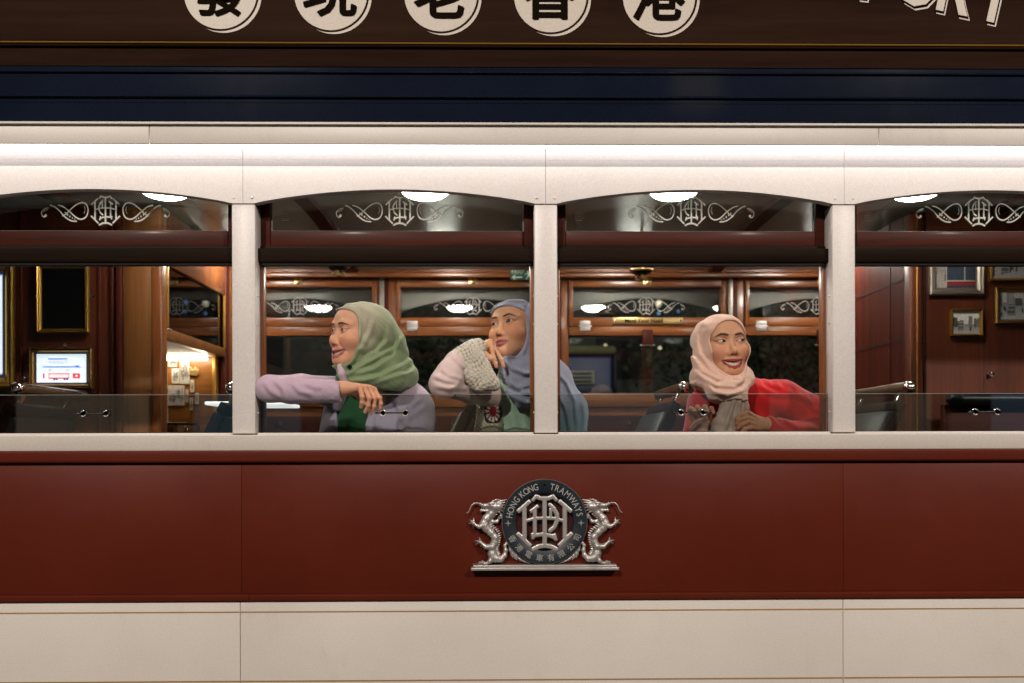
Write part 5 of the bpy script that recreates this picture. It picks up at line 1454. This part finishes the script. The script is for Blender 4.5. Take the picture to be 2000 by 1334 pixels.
def finger(pts, r0=.0078, r1=.0058):
    n = len(pts); rs = [r0 + (r1 - r0) * i / (n - 1) for i in range(n)]
    fs = [s_chain(pts, rs, .002)]
    for p, r in list(zip(pts, rs))[1:-1]: fs.append(s_sphere(p, r * 1.10))     # knuckles
    return u(.003, *fs)
def nails(parent, tips):
    """tips: list of (tip point, back direction of finger, outward normal)"""
    for p, d, nrm in tips:
        p = Vector(p); d = Vector(d).normalized(); nn = (Vector(nrm) - d * Vector(nrm).dot(d)).normalized(); sd = d.cross(nn)
        rings = []
        mb = MB(); v = []; f = []
        for i in range(4):
            for j in range(5):
                a = (j - 2) / 2; b = i / 3
                v.append(p + nn * (.0064 - .0014 * a * a) + sd * (a * .0042) + d * (b * .0085 - .002))
        for i in range(3):
            for j in range(4): f.append((i * 5 + j, i * 5 + j + 1, (i + 1) * 5 + j + 1, (i + 1) * 5 + j))
        mb.add(v, f).build('nail', M['nail'], parent, True)
def hood_sdf(c, R, s, mdl, zc=-.020, a=.090, b=.094, extra=(), yd=-.022, slope=.12, gap=.006, bump_back=.0, ex=2.6, taper=0.0):
    """scarf over the head (head frame): hugs the skull, open in front of a slanting plane"""
    base = mdl[3]
    shell0 = u(.03, s_ell((0, .022, .025), (.081, .104 + bump_back, .078)), s_ell((0, .010, -.050), (.066, .070, .075)), s_ell((0, -.006, -.122), (.050, .056, .030)), *extra)
    def kk(p):
        z = (p[:, 2] - zc) / b
        aa = a * (1 - taper * np.clip(-z, 0, 1.2) ** 1.6)
        return (np.abs(p[:, 0] / aa) ** ex + np.abs(z) ** ex) ** (1 / ex)
    def plane(p): return p[:, 1] - yd - slope * p[:, 2] - 5.0 * np.maximum(np.abs(p[:, 2] - .0) - .06, 0) ** 2 * 0
    def opening(p): return -smin(-(kk(p) - 1) * b * .8, -plane(p), .030)
    def hem(p):
        o = opening(p)
        return .0014 * np.exp(-((o - .004) / .004) ** 2) - .0014 * np.exp(-((o - .013) / .004) ** 2)
    c = np.array(c, np.float32); Rf = np.array(R, np.float32)
    def local(p): return np.asfortranarray(((p - c) @ Rf) / np.float32(s))
    def shell(p):
        l = local(p); return (smin(shell0(l), base(l) - gap, .012) - hem(l)) * s
    return local, shell, (lambda p: opening(local(p)) * s)

# ================================================================== woman in the green hijab
def person_green():
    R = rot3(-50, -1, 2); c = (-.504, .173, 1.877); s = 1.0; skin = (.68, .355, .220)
    t = thing('person', (X(735, .32), .34, 0.70), 'smiling person in green hijab and lilac cardigan with one arm laid along the window edge', 'person', 'people looking out of the tram')
    mdl = head_model(1.0, .0315, .95, nose_w=1.05, nose_p=.6, jaw_w=.96, mouth_w=1.08, brow_z=(.0205, .0216, .0214, .0160))
    # arm in the cuff: wrist, back of the hand, hanging fingers
    W = P(664, 757, -.012)
    fk = [[P(704, 757, -.034), P(708.5, 775, -.040), P(708, 786, -.036), P(706, 794, -.030)],
          [P(713, 757, -.022), P(722, 777, -.030), P(720, 791, -.026), P(714, 804, -.018)],
          [P(722, 758, -.008), P(733, 777, -.016), P(731, 793, -.012), P(725.5, 806, -.004)],
          [P(731, 761, .006), P(742, 777, .000), P(744, 788, .002), P(743, 797, .006)]]
    thumb = [P(690, 765, .016), P(706, 776, .020), P(716, 788, .018)]
    palm = [s_cone(P(672, 758, -.012), P(705, 757, -.028), .019, .0105), s_cone(P(672, 758, -.010), P(714, 757, -.016), .019, .0110), s_cone(P(672, 758, -.008), P(723, 758, -.004), .018, .0110),
            s_cone(P(674, 759, -.004), P(731, 761, .008), .017, .0105), s_cone(P(640, 758, -.010), P(675, 758, -.010), .026, .021)]
    hand = u(.006, u(.010, *palm), *[finger(q, .0082, .0062) for q in fk], finger(thumb, .0092, .0070))
    body = u(.04, s_cone((c[0] + .01, c[1] + .02, c[2] - .12), P(728, 800, .30), .050, .06), s_cone(P(690, 800, .28), P(790, 800, .31), .06, .06), s_ell(P(735, 900, .31), (.13, .09, .20)),
             s_cone(P(655, 768, .20), P(590, 760, .11), .034, .030), s_cone(P(590, 760, .11), P(535, 760, .030), .030, .026), s_cone(P(535, 761, .020), P(660, 759, -.010), .026, .022), s_cone(P(800, 790, .31), P(826, 930, .26), .045, .036))
    lo = np.min([P(500, 960, 0), P(500, 960, .42)], 0); hi = np.max([P(860, 700, .0), P(860, 700, .42)], 0)
    bm_ = limb_piece(body, (lo[0], -.06, 1.36), (hi[0] + .02, .45, 1.80), .0045, skin)
    hm = limb_piece(hand, (P(636, 0, 0)[0], -.060, P(0, 815, 0)[2]), (P(756, 0, 0)[0], .045, P(0, 735, 0)[2]), .0014, skin, [(q[i], .010) for q in fk for i in (0, 1, 3)])
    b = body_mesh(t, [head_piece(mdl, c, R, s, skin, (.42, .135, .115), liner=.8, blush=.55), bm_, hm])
    for e in mdl[2]: eyeball(b, c, R, s, e, (-12, 2))
    teeth_row(b, c, R, s, 1.06)
    nails(b, [(q[3], np.array(q[2]) - np.array(q[3]), (-.25, -1, .1)) for q in fk])
    # hijab
    loc, shell, opn = hood_sdf(c, R, s, mdl, zc=-.0225, b=.0915, yd=-.044, slope=.06, gap=.005)
    drape = [s_cone(P(750, 670, .24), P(778, 735, .28), .075, .058), s_cone(P(676, 728, .125), P(712, 738, .14), .026, .036), s_cone(P(712, 738, .14), P(765, 738, .18), .036, .042), s_cone(P(765, 738, .18), P(795, 736, .27), .042, .036),
             s_ell(P(733, 712, .21), (.075, .085, .055)), s_cone(P(690, 738, .20), P(780, 742, .32), .05, .05)]
    folds = fold_field([([(737, 623), (731, 647), (718, 675), (709, 694)], 1.0), ([(789, 651), (772, 677), (740, 701), (708, 719), (681, 738)], 1.3), ([(804, 690), (783, 716), (750, 736), (718, 745), (681, 747)], 1.2),
                        ([(761, 632), (759, 664), (740, 690), (706, 712)], .9), ([(806, 715), (795, 728), (762, 741), (735, 750)], .9), ([(775, 640), (781, 668), (770, 696), (735, 722), (700, 735)], 1.0)], .16, .0066, .0085)
    dr = u(.035, *drape)
    def f(p):
        d = smin(shell(p), dr(p), .030)
        wob = .0016 * np.sin(p[:, 0] * 95 + p[:, 2] * 60 + 2 * np.sin(p[:, 2] * 45)) * np.sin(p[:, 2] * 38 - p[:, 0] * 21) + creases(p, 1.0)
        d = d - folds(p) - wob
        return -smin(-d, opn(p), .004)
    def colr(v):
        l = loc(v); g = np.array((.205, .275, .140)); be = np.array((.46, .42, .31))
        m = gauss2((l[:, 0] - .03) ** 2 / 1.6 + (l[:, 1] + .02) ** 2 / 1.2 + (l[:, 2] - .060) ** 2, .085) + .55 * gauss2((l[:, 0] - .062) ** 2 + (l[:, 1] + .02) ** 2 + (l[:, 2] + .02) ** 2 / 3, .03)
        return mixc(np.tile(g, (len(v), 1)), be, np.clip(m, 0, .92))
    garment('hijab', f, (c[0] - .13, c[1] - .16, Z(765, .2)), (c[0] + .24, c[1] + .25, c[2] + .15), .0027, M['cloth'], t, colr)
    # shirt and cardigan
    shirt = u(.03, s_ell(P(690, 900, .26), (.085, .085, .22)), s_cone(P(676, 738, .16), P(690, 800, .22), .032, .05))
    garment('shirt', lambda p: shirt(p) - .002 * np.sin(p[:, 0] * 160 + 1.5 * np.sin(p[:, 2] * 30)), (X(590, .2), .10, 1.36), (X(790, .2), .40, Z(728, .2)), .0036, M['cloth'], t, lambda v: np.tile(np.array((.030, .135, .052)), (len(v), 1)))
    arm = u(.02, s_cone(P(655, 764, .20), P(590, 758, .11), .052, .044), s_cone(P(590, 758, .11), P(528, 757, .035), .044, .0405), s_chain([P(528, 760, .020), P(570, 763, .002), P(620, 763, -.010), P(652, 764, -.012), P(667, 764, -.012)], [.0405, .0395, .0365, .0345, .0335], .01))
    tor = u(.05, s_cone(P(795, 778, .31), P(790, 960, .30), .058, .10), s_cone(P(668, 795, .25), P(650, 960, .27), .058, .085), s_cone(P(690, 782, .28), P(790, 782, .32), .056, .056), s_cone(P(812, 800, .30), P(826, 930, .25), .056, .050), s_ell(P(740, 890, .29), (.16, .10, .20)),
            s_cone(P(812, 802, .29), P(818, 840, .24), .052, .048))
    collar = s_chain([P(666, 716, .105), P(669, 730, .098), P(674, 748, .110), P(662, 790, .190)], [.011, .0115, .012, .024], .004)
    openw = lambda p: np.maximum(np.maximum(X(657, .18) + (Z(775, .2) - p[:, 2]) * .02 - p[:, 0], p[:, 0] - X(713, .18) - (Z(775, .2) - p[:, 2]) * -.03), p[:, 1] - .24)
    cf = fold_field([([(820, 775), (800, 800), (793, 845)], 1), ([(765, 770), (780, 800), (800, 850)], .8), ([(745, 780), (735, 820), (738, 850)], .7), ([(830, 790), (805, 812), (770, 818)], 1)], .2, .006, .011)
    af = fold_field([([(540, 742), (560, 760), (565, 785)], 1), ([(575, 745), (592, 765), (620, 772)], .9), ([(520, 745), (535, 765), (560, 780)], .8), ([(600, 748), (625, 758), (650, 757)], .7)], 0.0, .0040, .0085)
    def f(p):
        d = tor(p) - cf(p); d = np.maximum(d, -openw(p))
        d = smin(d, collar(p), .006)
        cuff = np.clip((p[:, 0] - X(634, 0)) / .006, 0, 1) * (p[:, 1] < .06) * (p[:, 0] < X(675))
        rib = .0011 * np.sin(np.arctan2(p[:, 2] - Z(764), p[:, 1] + .012) * 34) * cuff
        a = np.maximum(arm(p) - af(p) * (1 - cuff) - rib, p[:, 0] - X(666.5, -.01) if True else 0) if False else arm(p) - af(p) * (1 - cuff) - rib
        fore = (p[:, 1] < .055) & (p[:, 2] > Z(800)) & (p[:, 2] < Z(725))
        a = np.where(fore, np.maximum(a, p[:, 0] - X(668.5)), a)
        a = np.where(fore & (p[:, 0] > X(655)), np.maximum(a, -(s_cone(P(640, 758, -.010), P(690, 759, -.012), .027, .027)(p))), a)
        return smin(d, a, .012)
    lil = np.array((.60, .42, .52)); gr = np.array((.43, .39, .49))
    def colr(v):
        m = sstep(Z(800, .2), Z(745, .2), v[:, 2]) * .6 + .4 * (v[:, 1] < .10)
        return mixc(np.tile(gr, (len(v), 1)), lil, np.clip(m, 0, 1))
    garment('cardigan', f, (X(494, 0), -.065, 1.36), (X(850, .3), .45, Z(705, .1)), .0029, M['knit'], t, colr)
    MB().lathe([(0, -.003), (.006, -.003), (.0075, -.001), (.0075, .002)], P(684, 716, .098), 'y', 16).build('scarf_pin', M['black'], t, True)
person_green()
# ================================================================== woman in the blue hijab
def person_blue():
    R = rot3(-36, -8, -7); c = (.0170, .250, 1.900); s = 1.0; skin = (.70, .385, .225)
    t = thing('person', (X(1045, .34), .36, 0.70), 'person in blue-grey hijab resting the chin on one hand beside the middle pillar', 'person', 'people looking out of the tram')
    mdl = head_model(.45, .0315, 1.25, jaw_w=.88, nose_w=.86, nose_p=1.15)
    fk = [[P(957, 667, .118), P(962, 684, .100), P(965, 700, .096), P(970, 716, .098)],
          [P(962, 672, .135), P(972, 690, .122), P(980, 703, .112), P(984, 716, .112)],
          [P(955, 678, .150), P(962, 696, .140), P(968, 708, .136), P(972, 716, .138)],
          [P(950, 682, .160), P(954, 698, .156), P(958, 708, .152), P(960, 714, .150)]]
    thumb = [P(948, 690, .100), P(958, 700, .096), P(966, 706, .104)]
    palm = [s_cone(P(930, 684, .105), P(957, 669, .122), .020, .0115), s_cone(P(930, 685, .108), P(962, 674, .138), .020, .0115), s_cone(P(930, 688, .112), P(955, 680, .152), .020, .011), s_cone(P(908, 702, .09), P(934, 684, .106), .024, .021)]
    hand = u(.006, u(.010, *palm), *[finger(q, .0080, .0062) for q in fk], finger(thumb, .0090, .0072))
    body = u(.04, s_cone((c[0] + .02, c[1] + .02, c[2] - .12), P(1050, 800, .33), .05, .06), s_cone(P(990, 800, .29), P(1110, 800, .34), .055, .055), s_ell(P(1045, 900, .33), (.12, .085, .20)),
             s_cone(P(985, 778, .27), P(868, 752, .05), .030, .026), s_cone(P(868, 752, .04), P(915, 700, .09), .026, .022), s_cone(P(1110, 800, .34), P(1130, 940, .30), .04, .034))
    bm_ = limb_piece(body, (X(830, 0), -.02, 1.36), (X(1180, .4), .46, 1.84), .0045, skin)
    hm = limb_piece(hand, (X(900, .1), .06, Z(726, .1)), (X(996, .1), .19, Z(650, .1)), .0014, skin, [(q[i], .010) for q in fk for i in (0, 3)])
    b = body_mesh(t, [head_piece(mdl, c, R, s, skin, (.40, .125, .115), liner=1.0, blush=.75), bm_, hm])
    for e in mdl[2]: eyeball(b, c, R, s, e, (-8, -3))
    nails(b, [(q[3], np.array(q[2]) - np.array(q[3]), (-.2, -1, 0)) for q in fk[:2]])
    loc, shell, opn = hood_sdf(c, R, s, mdl, zc=-.0320, b=.0870, yd=-.028, slope=.05, gap=.0048)
    drape = [s_cone(P(1040, 650, .31), P(1060, 720, .33), .072, .064), s_ell(P(1035, 690, .26), (.05, .07, .06)), s_cone(P(1000, 715, .20), P(1050, 724, .24), .030, .040), s_cone(P(1050, 724, .24), P(1088, 735, .33), .04, .045), s_cone(P(985, 712, .17), P(1005, 730, .19), .016, .030),
             s_cone(P(1004, 735, .19), P(1018, 780, .17), .042, .030), s_cone(P(1030, 735, .22), P(1040, 785, .20), .05, .034), s_ell(P(1065, 775, .30), (.085, .085, .085)),
             s_cone(P(1085, 745, .35), P(1112, 800, .33), .055, .060), s_cone(P(1112, 800, .33), P(1122, 900, .31), .058, .050), s_cone(P(1075, 800, .30), P(1080, 900, .31), .06, .06)]
    folds = fold_field([([(1038, 588), (1034, 615), (1022, 660), (1004, 695)], 1.1), ([(985, 705), (1000, 722), (1025, 732), (1060, 728)], 1.2), ([(968, 728), (976, 752), (996, 775), (1030, 790), (1050, 780)], 1.2), ([(990, 730), (1000, 752), (1020, 768), (1045, 772)], 1.0),
                        ([(972, 718), (985, 745), (1010, 760), (1040, 752)], .9), ([(1090, 725), (1110, 745), (1126, 780), (1132, 845)], 1.2), ([(1092, 770), (1108, 800), (1118, 850)], 1.0), ([(1000, 590), (1022, 592), (1040, 606)], .6), ([(1140, 780), (1148, 810), (1146, 850)], .9)], .2, .0062, .0085)
    dr = u(.035, *drape)
    low = lambda p: np.maximum((Z(803, .17) - 1.4 * np.maximum(p[:, 0] - X(1060, .2), 0)) - p[:, 2], -9.0)     # lower edge of the front fall
    def f(p):
        d = dr(p); d = np.maximum(d, np.where(p[:, 0] < X(1075, .2), Z(804, .18) + np.abs(p[:, 0] - X(1020, .18)) * .55 - p[:, 2], -1))
        d = smin(shell(p), d, .030)
        wob = .0016 * np.sin(p[:, 0] * 90 - p[:, 2] * 55 + 2 * np.sin(p[:, 2] * 40)) * np.sin(p[:, 2] * 36 + p[:, 0] * 25) + creases(p, -1.0)
        d = d - folds(p) - wob
        return -smin(-d, opn(p), .004)
    def colr(v):
        m = sstep(Z(760, .25), Z(850, .25), v[:, 2] * 1.0); a = np.array((.31, .345, .46)); g = np.array((.15, .26, .295))
        k = 1 - sstep(Z(845, .25), Z(755, .25), v[:, 2])
        return mixc(np.tile(a, (len(v), 1)), g, k)
    garment('hijab', f, (c[0] - .13, c[1] - .17, 1.40), (c[0] + .27, c[1] + .25, c[2] + .15), .0028, M['cloth'], t, colr)
    # mint blouse
    bl = u(.04, s_ell(P(1010, 890, .27), (.085, .085, .22)), s_cone(P(985, 735, .19), P(1000, 800, .24), .026, .05))
    garment('blouse', lambda p: bl(p) - .002 * np.sin(p[:, 0] * 150 + 1.2 * np.sin(p[:, 2] * 32)), (X(930, .2), .13, 1.36), (X(1075, .3), .42, Z(728, .2)), .0036, M['cloth'], t, lambda v: np.tile(np.array((.42, .60, .46)), (len(v), 1)))
    # crocheted vest with flower squares
    ve = u(.04, s_cone(P(958, 800, .235), P(950, 960, .26), .044, .070), s_cone(P(1052, 800, .27), P(1060, 960, .28), .050, .075), s_ell(P(1005, 900, .33), (.12, .085, .2)), s_cone(P(962, 775, .24), P(965, 830, .235), .030, .04))
    gap_ = lambda p: np.maximum(np.maximum(X(984, .2) - p[:, 0], p[:, 0] - X(1028, .2)), p[:, 1] - .30)
    sq = [P(963, 803, .18), P(1038, 820, .20)]
    def vf(p):
        d = np.maximum(ve(p), -gap_(p))
        d = d - .0016 * np.sin(p[:, 0] * 420) * np.sin(p[:, 2] * 420)
        for c0 in sq:
            dx = p[:, 0] - c0[0]; dz = p[:, 2] - c0[2]; r = np.sqrt(dx * dx + dz * dz); a = np.arctan2(dz, dx)
            d = d - .0030 * np.exp(-((r - .021) / .008) ** 2) * (0.5 + 0.5 * np.cos(12 * a)) - .0035 * np.exp(-(r / .010) ** 2)
        return d
    def vcolr(v):
        base = np.tile(np.array((.44, .42, .29)), (len(v), 1)); st = (np.sin(v[:, 0] * 420) * np.sin(v[:, 2] * 420)); base = base * (.72 + .28 * sstep(-.6, .4, st))[:, None]
        for c0 in sq:
            dx = (v[:, 0] - c0[0]); dz = (v[:, 2] - c0[2]) * .72; r = np.sqrt(dx * dx + dz * dz); a = np.arctan2(dz, dx)
            q = np.sqrt((np.abs(dx) ** 3) ** (2 / 3) + (np.abs(dz) ** 3) ** (2 / 3))
            sqr = (np.abs(dx) ** 4 + np.abs(dz) ** 4) ** .25
            base = mixc(base, (.010, .010, .014), 1 - sstep(.028, .031, sqr))
            pet = (r < .026) & (np.cos(12 * a) > -.35) & (r > .010); base[pet] = (.60, .44, .40)
            base[r < .0125] = (.22, .012, .020)
        return base
    garment('vest', vf, (X(925, .2), .13, 1.36), (X(1110, .3), .43, Z(752, .2)), .0029, M['knit'], t, vcolr)
    # pale satin sleeve
    sl = u(.02, s_cone(P(985, 776, .25), P(920, 763, .14), .046, .040), s_cone(P(920, 763, .14), P(866, 750, .03), .040, .0415), s_chain([P(866, 749, .022), P(878, 730, .040), P(892, 708, .062)], [.0415, .042, .040], .012))
    ff = fold_field([([(848, 735), (872, 744), (900, 748)], 1.1), ([(862, 720), (880, 735), (905, 740)], 1.0), ([(880, 762), (895, 752), (905, 735)], 1.2), ([(850, 755), (880, 760), (915, 755)], .9), ([(885, 695), (900, 710), (912, 722)], 1.0)], .02, .0045, .008)
    garment('sleeve', lambda p: sl(p) - ff(p), (X(828, 0), -.05, Z(840, .1)), (X(1030, .3), .33, Z(680, .05)), .0027, M['satin'], t, lambda v: np.tile(np.array((.66, .50, .47)), (len(v), 1)))
    # crocheted ruffle falling from the wrist
    rf = u(.018, s_cone(P(905, 692, .075), P(936, 676, .10), .034, .028), s_cone(P(892, 704, .055), P(925, 735, .070), .026, .030), s_cone(P(918, 695, .075), P(948, 742, .085), .036, .030), s_cone(P(935, 700, .085), P(960, 748, .095), .026, .022), s_cone(P(900, 705, .06), P(938, 752, .075), .030, .020), s_cone(P(936, 752, .075), P(965, 752, .095), .020, .017))
    def lace(p):
        w = np.stack([p[:, 0] * .80 + p[:, 2] * .6, -p[:, 0] * .6 + p[:, 2] * .80], -1).astype(float)
        w = w + .0035 * np.stack([np.sin(w[:, 1] * 130) + np.sin(w[:, 0] * 71), np.sin(w[:, 0] * 117 + 1) + np.sin(w[:, 1] * 83)], -1); cell = .0135; g = w / cell; fr = g - np.floor(g) - .5
        rr = np.sqrt((fr ** 2).sum(1)); hsh = np.sin(np.floor(g[:, 0]) * 12.98 + np.floor(g[:, 1]) * 78.23) * 43758.5; hsh = hsh - np.floor(hsh)
        return rr, hsh, np.arctan2(fr[:, 1], fr[:, 0])
    def rff(p):
        rr, h, a = lace(p); d = rf(p)
        petal = .0010 * np.cos(rr * 9) + .0007 * np.cos(6 * a) * np.exp(-((rr - .3) / .16) ** 2)
        d = d - petal - .003 * np.sin(p[:, 0] * 70 + p[:, 2] * 40)
        hole = .0042 - rr * 0
        d = d + .0035 * np.exp(-((rr - .62) / .10) ** 2) * (h > .5)
        return d
    def rcol(v):
        rr, h, a = lace(v); base = np.tile(np.array((.70, .64, .54)), (len(v), 1))
        k = np.exp(-((rr - .62) / .10) ** 2) * (h > .45) + .35 * np.exp(-((rr - .42) / .06) ** 2)
        return mixc(base, (.20, .14, .07), np.clip(k, 0, .85))
    garment('lace_cuff', rff, (X(875, 0), 0.0, Z(775, .08)), (X(985, .1), .15, Z(656, .1)), .0019, M['knit'], t, rcol)
person_blue()
# ================================================================== woman in the pink hijab and red cardigan
def person_pink():
    R = rot3(9, -3, -3); c = (.710, .193, 1.838); s = 1.0; skin = (.60, .310, .180)
    t = thing('person', (X(1430, .30), .34, 0.70), 'smiling person in pink hijab and red cardigan glancing to the right', 'person', 'people looking out of the tram')
    mdl = head_model(.9, .0330, 1.0, jaw_w=1.12, nose_w=1.12, nose_p=.7, mouth_w=.98, brow_w=1.25)
    fk = [[P(1356, 826, .112), P(1349, 806, .090), P(1351, 799, .072), P(1359, 806, .064)], [P(1366, 823, .106), P(1361, 802, .084), P(1364, 796, .066), P(1371, 804, .058)],
          [P(1377, 823, .104), P(1374, 801, .082), P(1378, 795, .064), P(1384, 804, .056)], [P(1387, 826, .106), P(1387, 806, .086), P(1391, 799, .068), P(1395, 807, .062)]]
    th = [P(1352, 838, .10), P(1366, 824, .076), P(1380, 818, .066)]
    fl = [[P(1480, 818, .085), P(1462, 808, .062), P(1448, 812, .052), P(1440, 820, .050)], [P(1480, 824, .080), P(1460, 817, .056), P(1446, 822, .048), P(1440, 829, .048)],
          [P(1481, 831, .078), P(1462, 826, .054), P(1449, 831, .048), P(1443, 837, .048)], [P(1482, 838, .080), P(1466, 836, .058), P(1455, 840, .052), P(1450, 845, .052)]]
    tl = [P(1476, 816, .095), P(1462, 806, .086), P(1450, 804, .080)]
    hand = u(.006, u(.010, *[s_cone(P(1374, 850, .115), q[0], .022, .011) for q in fk]), s_cone(P(1378, 900, .13), P(1374, 848, .115), .025, .024), *[finger(q, .0084, .0066) for q in fk], finger(th, .0094, .0074))
    hand2 = u(.006, u(.010, *[s_cone(P(1500, 832, .10), q[0], .022, .011) for q in fl]), s_cone(P(1545, 850, .13), P(1500, 832, .10), .026, .022), *[finger(q, .0084, .0066) for q in fl], finger(tl, .0094, .0074))
    body = u(.04, s_cone((c[0], c[1] + .02, c[2] - .12), P(1420, 800, .27), .05, .06), s_cone(P(1378, 805, .25), P(1478, 800, .28), .05, .05), s_ell(P(1425, 900, .28), (.12, .085, .20)),
             s_cone(P(1480, 795, .26), P(1600, 835, .22), .04, .03), s_cone(P(1600, 840, .20), P(1510, 838, .11), .03, .025), s_cone(P(1372, 810, .24), P(1352, 930, .22), .038, .03), s_cone(P(1352, 925, .20), P(1378, 880, .13), .03, .024))
    bm_ = limb_piece(body, (X(1320, .1), .06, 1.36), (X(1640, .3), .42, 1.76), .0045, skin)
    h1 = limb_piece(hand, (X(1336, .05), .03, Z(900, .1)), (X(1408, .1), .16, Z(784, .05)), .0015, skin, [(q[i], .010) for q in fk for i in (1, 3)])
    h2 = limb_piece(hand2, (X(1430, .05), .02, Z(870, .1)), (X(1552, .12), .17, Z(794, .05)), .0015, skin, [(q[i], .010) for q in fl for i in (1, 3)])
    b = body_mesh(t, [head_piece(mdl, c, R, s, skin, (.30, .030, .032), liner=1.0, blush=.5), bm_, h1, h2])
    for e in mdl[2]: eyeball(b, c, R, s, e, (32, 0))
    teeth_row(b, c, R, s, .98)
    nails(b, [(q[3], np.array(q[2]) - np.array(q[3]), (.2, -1, 0)) for q in fk])
    loc, shell, opn = hood_sdf(c, R, s, mdl, zc=-.0235, a=.0655, b=.0920, yd=-.012, slope=.05, ex=2.2, taper=.12)
    drape = [s_cone(P(1370, 690, .19), P(1382, 742, .13), .030, .034), s_cone(P(1376, 742, .13), P(1402, 764, .085), .030, .034), s_cone(P(1402, 764, .085), P(1436, 764, .090), .034, .034), s_cone(P(1436, 764, .09), P(1460, 742, .14), .032, .026),
             s_cone(P(1374, 740, .18), P(1380, 745, .30), .045, .05), s_cone(P(1455, 738, .17), P(1440, 745, .30), .035, .05), s_ell(P(1415, 740, .19), (.07, .08, .045)), s_cone(P(1385, 742, .30), P(1440, 745, .30), .05, .05),
             s_chain([P(1428, 772, .090), P(1420, 800, .082), P(1408, 830, .080), P(1404, 870, .085)], [.022, .021, .026, .032], .01), s_chain([P(1446, 768, .092), P(1452, 800, .088), P(1446, 832, .084), P(1438, 870, .088)], [.020, .020, .024, .03], .01),
             s_chain([P(1434, 785, .082), P(1432, 820, .078), P(1428, 870, .084)], [.016, .020, .024], .01)]
    folds = fold_field([([(1359, 650), (1356, 690), (1370, 726), (1395, 742), (1418, 742)], 1.3), ([(1366, 640), (1369, 690), (1386, 722), (1408, 738)], 1.1), ([(1354, 705), (1364, 735), (1388, 756), (1424, 758), (1455, 742)], 1.3), ([(1368, 745), (1384, 768), (1410, 776), (1445, 764)], 1.2),
                        ([(1380, 740), (1404, 750), (1432, 750), (1458, 734)], 1.0), ([(1428, 780), (1415, 812), (1404, 845)], 1.2), ([(1438, 780), (1432, 815), (1424, 848)], 1.3), ([(1450, 775), (1450, 810), (1440, 848)], 1.2), ([(1385, 615), (1368, 645), (1362, 680)], .8)], .13, .0056, .0075)
    dr = u(.022, *drape)
    def f(p):
        d = smin(shell(p), dr(p), .022)
        wob = .0014 * np.sin(p[:, 0] * 80 + p[:, 2] * 90 + 2 * np.sin(p[:, 2] * 40)) * np.sin(p[:, 2] * 42 - p[:, 0] * 30) + creases(p, .6)
        d = d - folds(p) - wob
        return -smin(-d, opn(p), .004)
    pk = np.array((.70, .45, .355))
    garment('hijab', f, (c[0] - .15, .03, Z(870, .1)), (c[0] + .16, c[1] + .20, c[2] + .155), .0026, M['cloth'], t, lambda v: mixc(np.tile(pk, (len(v), 1)), (.62, .47, .39), 1 - sstep(Z(800, .1), Z(765, .1), v[:, 2])))
    card = u(.03, s_cone(P(1374, 800, .24), P(1372, 960, .26), .050, .08), s_cone(P(1475, 792, .27), P(1475, 960, .27), .062, .09), s_ell(P(1425, 890, .28), (.14, .09, .20)), s_cone(P(1380, 785, .22), P(1470, 780, .27), .045, .055), s_cone(P(1382, 775, .20), P(1410, 775, .20), .040, .040),
             s_chain([P(1470, 776, .26), P(1530, 781, .24), P(1600, 812, .21), P(1640, 840, .2)], [.064, .064, .058, .052], .02), s_chain([P(1612, 846, .19), P(1560, 852, .135), P(1506, 836, .105)], [.052, .044, .034], .02), s_chain([P(1372, 806, .235), P(1352, 925, .21), P(1376, 885, .14)], [.05, .046, .036], .02))
    cf = fold_field([([(1480, 750), (1510, 770), (1545, 775)], 1), ([(1500, 745), (1540, 768), (1590, 790)], .9), ([(1560, 770), (1585, 800), (1610, 815)], 1), ([(1350, 770), (1358, 800), (1350, 840)], .9), ([(1510, 820), (1540, 838), (1580, 835)], 1), ([(1480, 800), (1495, 830), (1490, 850)], .9)], .2, .006, .010)
    garment('cardigan', lambda p: card(p) - cf(p) - .0025 * np.sin(p[:, 0] * 210) * np.exp(-((p[:, 2] - (Z(735, .22) - .50 * np.maximum(p[:, 0] - X(1470, .22), 0))) / .02) ** 2), (X(1320, .1), .05, 1.36), (X(1645, .3), .42, Z(725, .2)), .0030, M['knit'], t, lambda v: np.tile(np.array((.58, .016, .018)), (len(v), 1)))
    sh = s_ell(P(1425, 880, .235), (.06, .08, .22))
    garment('shirt', sh, (X(1370, .1), .12, 1.36), (X(1490, .2), .34, Z(775, .2)), .0045, M['cloth'], t, lambda v: np.tile(np.array((.25, .20, .15)), (len(v), 1)))
person_pink()
